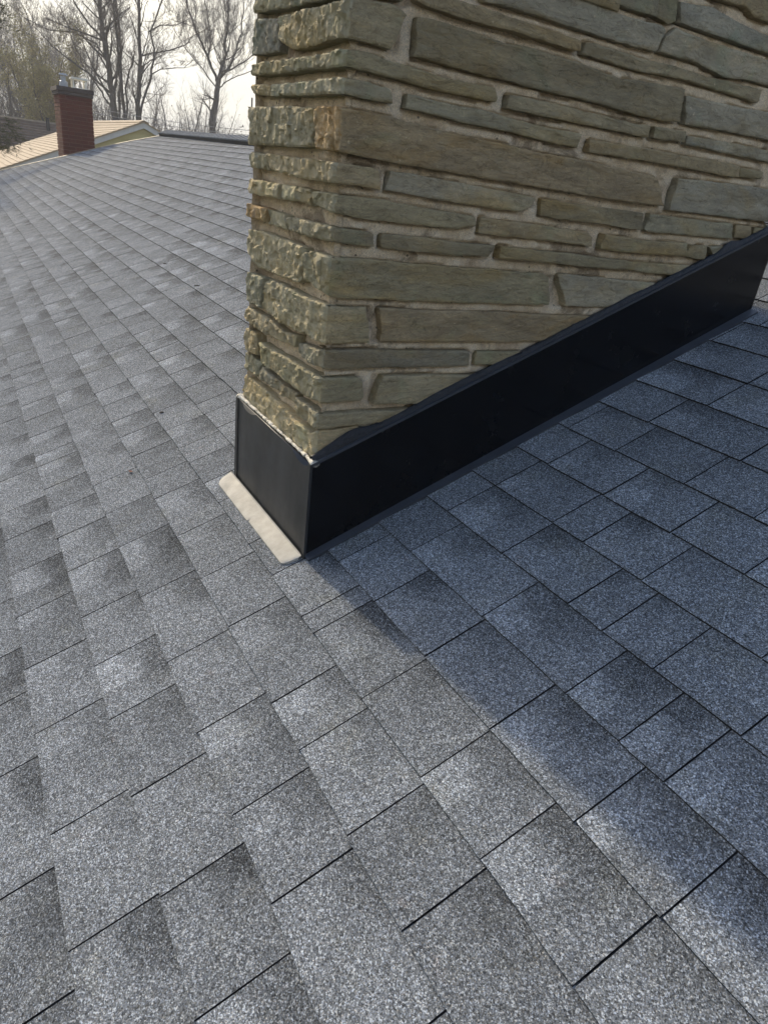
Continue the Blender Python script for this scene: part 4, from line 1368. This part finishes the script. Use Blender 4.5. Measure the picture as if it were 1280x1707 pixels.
m = MB()
m.box(XE + .3, -.10, -HW + .5, HW - .5, 0, rz_(HW) - .15)
m.add([(-.105, -HW + .5, rz_(HW) - .2), (-.105, HW - .5, rz_(HW) - .2), (-.105, 0, PK - .10)], [(0, 1, 2)])
m.build('wall', MAT_YEL, yh)
exp = .20
z = 0
ytop = PK - .06
k = 0
while z < ytop - .05:
    z1 = min(z + exp, ytop)
    hw0 = min(HW - .5, (PK - .05 - z) / SL)
    hw1 = min(HW - .5, max(.02, (PK - .05 - z1) / SL))
    m = MB()
    m.hexa([(-.11, -hw0, z), (-.11, hw0, z), (-.11, hw1, z1), (-.11, -hw1, z1)], [(-.06, -hw0, z), (-.06, hw0, z), (-.085, hw1, z1), (-.085, -hw1, z1)])
    m.build('siding_board', MAT_YEL, yh)
    z += exp
    k += 1
for s, nm in ((-1, 'roof'), (1, 'roof')):
    m = MB()
    n_ = 34
    for i in range(n_):
        a, b_ = HW * i / n_, HW * (i + 1) / n_
        lo = [(XE, s * b_, rz_(b_) + .03), (.02, s * b_, rz_(b_) + .03), (.02, s * a, rz_(a) + .03), (XE, s * a, rz_(a) + .03)]
        hi = [(XE, s * b_, rz_(b_) + .075), (.02, s * b_, rz_(b_) + .075), (.02, s * a, rz_(a) + .06), (XE, s * a, rz_(a) + .06)]
        if s > 0:
            lo, hi = lo[::-1], hi[::-1]
        m.hexa(lo, hi)
    m.build(nm, MAT_TAN, yh)
    m = MB()
    lo = [(-.03, s * (HW + .05), rz_(HW + .05) - .10), (-.03, 0, PK - .10), (-.03, 0, PK + .03), (-.03, s * (HW + .05), rz_(HW + .05) + .03)]
    hi = [(.0, *q[1:]) for q in lo]
    if s > 0:
        lo, hi = lo[::-1], hi[::-1]
    m.hexa(lo, hi)
    m.build('rake_board', MAT_WHITE, yh)
m = MB()
m.hexa([(XE, -.12, PK + .02), (.03, -.12, PK + .02), (.03, 0, PK + .072), (XE, 0, PK + .072)], [(XE, -.12, PK + .04), (.03, -.12, PK + .04), (.03, 0, PK + .092), (XE, 0, PK + .092)])
m.hexa([(XE, 0, PK + .072), (.03, 0, PK + .072), (.03, .12, PK + .02), (XE, .12, PK + .02)], [(XE, 0, PK + .092), (.03, 0, PK + .092), (.03, .12, PK + .04), (XE, .12, PK + .04)])
m.build('ridge_cap', MAT_TAN, yh)

# ------------------------------------------------------------------ brown-roofed house
bh_ = empty('brown_roofed_house', (-31, 0, G0), label='farther house with a brown ribbed shingle roof at the left edge', cat='house')
m = MB()
m.box(-4, 4, -7, 4.6, 0, 2.6)
m.build('wall', MAT_WALL, bh_)
for s in (1, -1):
    m = MB()
    n_ = 28
    for i in range(n_):
        xa, xb = 4.5 * i / n_, 4.5 * (i + 1) / n_
        za, zb = 5.28 - .55 * xa, 5.28 - .55 * xb
        lo = [(s * xb, -7.3, zb - .05), (s * xb, 5.0, zb - .05), (s * xa, 5.0, za - .05), (s * xa, -7.3, za - .05)]
        hi = [(s * xb, -7.3, zb + .07), (s * xb, 5.0, zb + .07), (s * xa, 5.0, za), (s * xa, -7.3, za)]
        if s < 0:
            lo, hi = lo[::-1], hi[::-1]
        m.hexa(lo, hi)
    m.build('roof', MAT_BROWN, bh_)
m = MB()
m.box(-.14, .14, -7.3, 5.0, 5.26, 5.32)
m.build('ridge_cap', MAT_DRIP, bh_)
m = MB()
m.tube([(.5, 2.9, 4.9), (.5, 2.9, 5.45)], .06, 10)
m.build('vent_pipe', MAT_VENT, bh_)

# ------------------------------------------------------------------ trees
def grow(mb, p, d, length, r0, depth, r, twigmi=1, up=.12, budlist=None, spread=.75, minr=.004):
    nseg = max(2, min(6, int(length / .25)))
    pts, rad = [p], [r0]
    d = np.array(d, float)
    for i in range(nseg):
        d = d + np.array([r.gauss(0, .13), r.gauss(0, .13), r.gauss(0, .10) + up * .35])
        d /= np.linalg.norm(d)
        p = p + d * length / nseg
        pts.append(p)
        rad.append(max(minr * .6, r0 * (1 - .75 * (i + 1) / nseg)))
    mb.tube(pts, rad, 5 if r0 > .03 else 3, 0 if r0 > .02 else twigmi, False)
    if depth > 0:
        nch = r.randint(3, 5) if depth > 1 else r.randint(3, 6)
        for c in range(nch):
            f = r.uniform(.25, 1.0)
            i = min(int(f * nseg), nseg - 1)
            q = pts[i] + (pts[i + 1] - pts[i]) * (f * nseg - i)
            a = np.array([r.gauss(0, 1), r.gauss(0, 1), r.gauss(0, .6)])
            dd = d * (1 - spread * .6) + a * spread * .5 + np.array([0, 0, up])
            dd /= np.linalg.norm(dd)
            grow(mb, q, dd, length * r.uniform(.45, .75), max(minr, rad[i] * .5), depth - 1, r, twigmi, up, budlist, spread, minr)
    elif budlist is not None:
        for q in pts[1:]:
            budlist.append(q)


def limb(mb, pts, r0, r1, r, dep=3, ch=9, ln=1.6, up=.15, spread=.75, tw=1, bud=None, start=.15, jit=.0):
    """a big limb through given points, with side branches"""
    pts = [np.array(q, float) for q in pts]
    fine = []
    for a, b_ in zip(pts[:-1], pts[1:]):
        for t in (0, .25, .5, .75):
            fine.append(a + (b_ - a) * t + np.array([r.gauss(0, 1), r.gauss(0, 1), 0]) * .03)
    fine.append(pts[-1])
    n_ = len(fine)
    rad = [r0 + (r1 - r0) * i / (n_ - 1) for i in range(n_)]
    mb.tube(fine, rad, 8 if r0 > .06 else 6, 0, False)
    for c in range(ch):
        f = start + (1 - start) * (c + r.random()) / ch
        i = min(int(f * (n_ - 1)), n_ - 2)
        q = fine[i]
        dax = fine[i + 1] - fine[i]
        dax /= np.linalg.norm(dax)
        a = np.array([r.gauss(0, 1), r.gauss(0, 1), r.gauss(0, .5)])
        dd = dax * .55 + a * .55 + np.array([0, 0, up])
        dd /= np.linalg.norm(dd)
        grow(mb, q, dd, ln * r.uniform(.5, 1.1), max(.008, rad[i] * .42), dep, r, tw, up, bud, spread)
    grow(mb, fine[-1], fine[-1] - fine[-2], ln, r1, dep, r, tw, up, bud, spread)


def tree_root(name, loc, label, group=None, cat='tree'):
    return empty(name, loc, label=label, cat=cat, group=group)


def limbs_tree(name, base, label, specs, seed, X, tw=1, dep=3, trunkmats=None, group=None):
    r = random.Random(seed)
    root = tree_root(name, base, label, group)
    B = np.array(base)
    tr, cr_ = MB(), MB()
    for (yz, r0, r1, ch, ln, up, dx) in specs:
        r0, r1 = r0 * .78, r1 * .78
        pts = []
        for i, (y, z) in enumerate(yz):
            pts.append(np.array([X + dx * i / max(1, len(yz) - 1), y, z]) - B)
        lm = MB()
        limb(lm, pts, r0, r1, r, dep, int(ch * 1.5), ln, up)
        # first tube is the limb itself
        cr_.add(lm.v, lm.f, 0)
        cr_.m[-len(lm.m):] = lm.m
    # trunk down to the ground
    y0, z0 = specs[0][0][0]
    tr.tube([np.array([0, 0, -.2]), np.array([0, 0, .4]), np.array([X, y0, z0]) - B], [specs[0][1] * 1.5, specs[0][1] * 1.2, specs[0][1]], 10)
    tr.build('trunk', MAT_BARK, root, True)
    cr_.build('branches', [MAT_BARK, MAT_TWIG2 if tw == 2 else MAT_TWIG], root)
    return root


X1 = -38.0
T1 = [([(6.74, 2.0), (6.6, 3.37), (6.38, 5.01), (6.21, 6.54), (6.0, 8.5)], .20, .08, 18, 2.3, .2, .6),
      ([(7.16, 1.6), (7.16, 4.42), (7.19, 6.04), (7.1, 7.8)], .10, .05, 10, 1.5, .2, -.8),
      ([(6.95, -.6), (6.9, 2.6), (6.97, 3.91), (6.85, 5.1), (6.77, 6.32), (6.9, 7.8)], .09, .04, 10, 1.4, .2, 1.2),
      ([(7.77, 1.5), (7.86, 3.2), (8.0, 4.63), (7.97, 6.89), (8.0, 9.0)], .155, .06, 14, 1.9, .2, .3),
      ([(7.8, -.4), (7.89, 2.18), (8.0, 2.96), (8.4, 3.99), (8.55, 4.9), (8.36, 5.72), (8.95, 7.09), (9.2, 8.5)], .085, .035, 11, 1.4, .15, .9),
      ([(7.25, -.6), (7.32, 2.1), (7.40, 3.74), (7.76, 4.52), (7.9, 5.2)], .08, .03, 8, 1.2, .15, -.5),
      ([(8.1, 4.77), (8.55, 4.95), (9.52, 5.24), (10.2, 5.63), (10.63, 6.1)], .055, .02, 8, 1.0, .1, .3),
      ([(8.39, 5.77), (9.03, 6.15), (9.79, 6.32), (10.43, 6.71)], .045, .015, 7, .9, .1, -.2),
      ([(8.42, 4.0), (8.89, 4.35), (9.98, 4.58), (10.41, 4.97)], .04, .014, 7, .8, .1, .5),
      ([(6.6, 3.0), (5.72, 3.6), (4.96, 3.95), (4.14, 4.41), (3.4, 5.0)], .07, .02, 10, 1.3, .15, .8),
      ([(6.45, 4.4), (6.06, 4.89), (5.31, 5.2), (4.19, 5.1), (3.2, 5.4)], .06, .02, 10, 1.3, .12, -.6),
      ([(6.34, 5.1), (5.72, 5.65), (5.19, 6.3), (4.7, 7.2)], .06, .02, 8, 1.3, .2, .5),
      ([(6.6, 2.4), (6.1, 3.2), (5.6, 3.9), (5.2, 4.8), (4.9, 6.0)], .06, .02, 9, 1.2, .2, -1.2)]
limbs_tree('bare_tree', (X1, 7.2, G0), 'multi-stemmed bare tree rising behind the yellow house roof peak', T1, 11, X1)
X2 = -42.0
T2 = [([(12.67, 1.2), (12.72, 2.6), (12.9, 4.13), (13.02, 4.66)], .24, .17, 3, 1.2, .1, .2),
      ([(13.02, 4.66), (12.42, 5.68), (11.8, 6.7), (11.32, 7.49), (11.01, 8.45)], .10, .04, 16, 1.7, .35, .6),
      ([(12.49, 5.56), (12.71, 6.37), (12.68, 7.49), (12.42, 8.74)], .07, .03, 10, 1.5, .35, -.8),
      ([(13.04, 4.7), (13.32, 5.48), (13.42, 6.49), (13.54, 7.25), (13.45, 8.95)], .12, .05, 16, 1.8, .35, .2),
      ([(13.1, 4.8), (13.69, 5.34), (14.1, 6.3), (14.45, 7.17), (14.63, 8.4)], .09, .035, 14, 1.6, .35, -.5),
      ([(13.5, 5.2), (14.0, 5.5), (14.56, 5.91), (15.31, 6.6), (15.8, 7.4)], .06, .02, 10, 1.4, .3, .8),
      ([(13.04, 4.23), (13.4, 4.7), (13.78, 4.92), (14.82, 5.44), (15.6, 6.0)], .05, .018, 9, 1.2, .25, .6),
      ([(12.95, 4.3), (12.3, 5.1), (11.6, 5.7), (10.9, 6.6)], .05, .018, 10, 1.3, .3, -.6)]
limbs_tree('bare_tree', (X2, 12.6, G0), 'vase-shaped bare tree with a single dark trunk beside the stone chimney', T2, 12, X2, tw=2, dep=3)


def generic_tree(name, base, label, height, seed, group=None, tw=MAT_TWIG, lean=0, bud=None, dens=1.0, r0=.2, dep=3, crown=1.0):
    r = random.Random(seed)
    root = tree_root(name, base, label, group)
    tr, cb = MB(), MB()
    buds = [] if bud else None
    fork = height * r.uniform(.22, .35)
    top = np.array([r.gauss(0, .2), lean * .3, fork])
    tr.tube([(0, 0, -.3), (0, 0, .3), top], [r0 * 1.4, r0 * 1.1, r0], 9)
    tr.build('trunk', MAT_BARK, root, True)
    nst = r.randint(4, 6)
    for s in range(nst):
        a = 2 * pi * (s + r.random() * .6) / nst
        spread_ = r.uniform(.14, .34) * crown
        h = height * r.uniform(.8, 1.0)
        pts = [top]
        for q in (.35, .7, 1.0):
            pts.append(np.array([cos(a) * spread_ * height * q ** .8, sin(a) * spread_ * height * q ** .8 + lean * q, fork + (h - fork) * q]) + np.array([r.gauss(0, .12), r.gauss(0, .12), 0]))
        limb(cb, pts, r0 * .5, .03, r, dep, int(9 * dens), height * .17, .25, bud=buds)
    cb.build('branches', [MAT_BARK, tw], root)
    if bud:
        m = MB()
        k = 0
        for q in buds:
            for _ in range(4):
                c_ = q + np.array([r.gauss(0, .10), r.gauss(0, .10), r.gauss(0, .10)])
                a = np.array([r.gauss(0, 1), r.gauss(0, 1), r.gauss(0, 1)])
                a /= np.linalg.norm(a)
                b_ = np.cross(a, [r.gauss(0, 1), r.gauss(0, 1), r.gauss(0, 1)])
                b_ /= np.linalg.norm(b_)
                s = r.uniform(.02, .05)
                m.add([c_ - a * s, c_ + b_ * s * .6, c_ + a * s, c_ - b_ * s * .6], [(0, 1, 2, 3)])
        o = m.build('young_leaves', bud, root)
        tag(o, kind='stuff')
    return root


generic_tree('budding_tree', (-41, 4.4, G0), 'tree with yellow-green new leaves behind the brick chimney', 8.0, 31, None, MAT_TWIG, 0, MAT_BUD, 1.6, .14, 3, .75)
generic_tree('bare_tree', (-47, 3.4, G0), 'dense grey-brown bare tree above the brown roof, left of the yellow-green tree', 9.6, 32, None, MAT_TWIG2, 0, None, 3.6, .22)
generic_tree('bare_tree', (-52, 1.0, G0), 'tall bare tree at the very left edge above the brown roof', 12.0, 33, None, MAT_TWIG, 0, None, 2.6, .2)
generic_tree('bare_tree', (-57, 7.5, G0), 'thin bare tree far behind the red brick chimney', 12.0, 34, None, MAT_TWIG2, 0, None, 3.0, .2)
generic_tree('bare_tree', (-60, 5.2, G0), 'brown bare tree half hidden behind the yellow-green tree', 11.0, 35, None, MAT_TWIG, 0, None, 3.2, .2)
generic_tree('bare_tree', (-56, -0.5, G0), 'low spreading bare tree at the left edge behind the brown roof', 9.0, 36, None, MAT_TWIG2, 0, None, 3.2, .2, 3, 1.4)
FG = 'bare trees of the far wood'
FL = 'leafless grey tree in the far wood behind the houses'
pr = [generic_tree('far_tree', (-75, 12, G0), FL, 10.5, 41, FG, MAT_TWIG2, 0, None, 1.1, .18, 2),
      generic_tree('far_tree', (-70, 20, G0), FL, 9.0, 42, FG, MAT_TWIG, 0, None, 1.2, .15, 2, 1.3),
      generic_tree('far_tree', (-82, 24, G0), FL, 9.5, 43, FG, MAT_TWIG2, .5, None, 1.2, .15, 2)]
r = random.Random(77)
for i in range(46):
    src = pr[i % 3]
    x = -r.uniform(58, 112)
    # keep behind the houses, fanned over the view
    y = r.uniform(-8, 62) * (-x / 80)
    if 15 > -x * .17 > 0 and r.random() < .2:
        y += 6
    root = src.copy()
    COL.objects.link(root)
    root.location = (x, y, G0)
    root.rotation_euler = (0, 0, r.uniform(0, 6.28))
    s = r.uniform(.62, 1.05)
    root.scale = (s, s, s)
    for ch in src.children:
        c_ = ch.copy()
        COL.objects.link(c_)
        c_.parent = root

# undergrowth: brush at the wood's edge, one uncountable mass
def brush(name, label, y0, y1, x0, x1, tiles, per, hmax, mat, seed, leaf=False):
    """tiles of tangled stems; each tile is one built clump field, turned and moved"""
    r = random.Random(seed)
    m = MB()
    for i in range(per):
        x, y = r.uniform(-4, 4), r.uniform(-4, 4)
        h = hmax * (.62 + .38 * float(vnoise(np.array(y * .45), np.array(x * .4)))) * r.uniform(.5, 1)
        p = np.array([x, y, 0.])
        d_ = np.array([r.gauss(0, .25), r.gauss(0, .25), 1.])
        q = p + d_ * h * .6
        e = q + np.array([r.gauss(0, .4), r.gauss(0, .4), h * .4])
        m.tube([p, q, e], [.022, .014, .006], 3, 0, False)
        for c in range(11):
            f = r.uniform(.3, 1)
            s_ = p + (q - p) * f if r.random() < .5 else q + (e - q) * f
            t_ = s_ + np.array([r.gauss(0, .45), r.gauss(0, .45), r.uniform(.1, .7)])
            m.tube([s_, t_], [.008, .004], 3, 0, False)
            if leaf:
                a = np.array([r.gauss(0, 1), r.gauss(0, 1), r.gauss(0, 1)]) * .05
                b_ = np.array([r.gauss(0, 1), r.gauss(0, 1), r.gauss(0, 1)]) * .05
                m.add([t_ - a, t_ + b_, t_ + a], [(0, 1, 2)])
    V0_ = np.array(m.v)
    V_, F_ = [], []
    for k in range(tiles):
        a = r.uniform(0, 6.28)
        sc_ = r.uniform(.75, 1.1)
        R_ = np.array([[cos(a), -sin(a), 0], [sin(a), cos(a), 0], [0, 0, 1]])
        P_ = (V0_ @ R_.T) * np.array([1, 1, sc_]) + np.array([r.uniform(x0, x1), y0 + (y1 - y0) * (k + .5) / tiles, G0])
        b0 = len(V_) * len(V0_)
        V_.append(P_)
        F_ += [tuple(i + b0 for i in f) for f in m.f]
    V_ = np.concatenate(V_)
    o = mesh_obj(name, V_.tolist(), F_, mat)
    tag(o, label, 'brush', None, 'stuff')


brush('brush', 'leafless brown brush along the wood edge beyond the ridge', 6, 32, -60, -48, 9, 800, 8.2, MAT_BRUSH, 51, True)
brush('hedge_growth', 'low grey undergrowth left of the brick chimney', -8, 9, -54, -47, 6, 700, 8.6, MAT_BRUSH, 52, True)
brush('thicket', 'distant leafless thicket on the horizon', -30, 80, -125, -100, 22, 330, 9.5, MAT_TWIG2, 53)

# conifer at the left edge
pt = tree_root('pine_tree', (-17.6, -0.75, G0), 'dark evergreen whose needle branch pokes in at the left edge')
r = random.Random(61)
tr, nd, bb = MB(), MB(), MB()
tr.tube([(0, 0, -.2), (0, 0, 4), (0, 0, 9)], [.2, .13, .03], 8)
for i in range(64):
    z = 1.5 + 7.2 * i / 64
    a = r.uniform(0, 6.28)
    if i % 8 == 3:
        a = 1.4 + r.uniform(-.25, .25)
    L_ = 1.5 * (1 - (z / 9.6) ** 2) + .25
    if i in (5, 6, 7, 8, 9):
        z, a, L_ = 4.62 + (i - 5) * .11, 1.42 + (i - 7) * .06, 1.60
    if i in (50, 51, 52):
        z, a, L_ = 6.85 + (i - 50) * .13, 1.40, 1.60
    d_ = np.array([cos(a), sin(a), -.06])
    p0 = np.array([0, 0, z])
    pts = [p0, p0 + d_ * L_ * .5, p0 + d_ * L_ + np.array([0, 0, .08])]
    bb.tube(pts, [.025, .015, .006], 4, 0, False)
    for k in range(int(70 * L_)):
        f = r.uniform(.15, 1.0)
        q = p0 + d_ * L_ * f + np.array([r.gauss(0, .10), r.gauss(0, .10), r.gauss(0, .06)])
        dd = d_ * .6 + np.array([r.gauss(0, .6), r.gauss(0, .6), r.uniform(-.6, .5)])
        dd /= np.linalg.norm(dd)
        for _ in range(4):
            e = q + (dd + np.array([r.gauss(0, .35), r.gauss(0, .35), r.gauss(0, .35)])) * .11
            sd_ = np.cross(dd, [r.gauss(0, 1), r.gauss(0, 1), r.gauss(0, 1)])
            sd_ = sd_ / (np.linalg.norm(sd_) + 1e-6) * .006
            nd.add([q - sd_, q + sd_, e], [(0, 1, 2)])
tr.build('trunk', MAT_BARK, pt)
bb.build('branches', MAT_BARK, pt)
o = nd.build('needles', MAT_NEEDLE, pt)
tag(o, kind='stuff')

# utility pole and service cables
up_ = empty('utility_pole', (-30, 10.7, G0), label='slim utility pole standing just left of the stone chimney', cat='pole')
m = MB()
m.tube([(0, 0, -.2), (0, 0, 7.25)], [.05, .035], 8)
m.build('pole', MAT_POLE, up_)
m = MB()
m.box(-.03, .03, -.09, .09, 6.05, 6.09)
m.build('crossarm', MAT_POLE, up_)
for k, (z, lab) in enumerate(((6.05, 'upper of two thin cables running left from the utility pole'), (5.93, 'lower of two thin cables running left from the utility pole'))):
    m = MB()
    pts = []
    for i in range(25):
        f = i / 24
        pts.append((-30 - 1 * f, 10.7 - 6.6 * f, G0 + z - .20 * 4 * f * (1 - f) * .5 + (-.05 if k else 0)))
    m.tube(pts, .011, 5)
    o = m.build('service_cable', MAT_CABLE)
    tag(o, lab, 'cable')

# ------------------------------------------------------------------ thin haze
m = MB()
m.box(-430, 430, -430, 430, -5.4, 12.8)
hz = m.build('haze', [])
hm = bpy.data.materials.new('haze')
hm.use_nodes = True
hm.node_tree.nodes.clear()
ho = hm.node_tree.nodes.new('ShaderNodeOutputMaterial')
hv = hm.node_tree.nodes.new('ShaderNodeVolumePrincipled')
hv.inputs['Color'].default_value = (0.94, 0.94, 0.93, 1)
hv.inputs['Density'].default_value = HAZE
hm.node_tree.links.new(hv.outputs[0], ho.inputs['Volume'])
hz.data.materials.append(hm)
tag(hz, 'thin pale haze over the gardens', None, None, 'stuff')
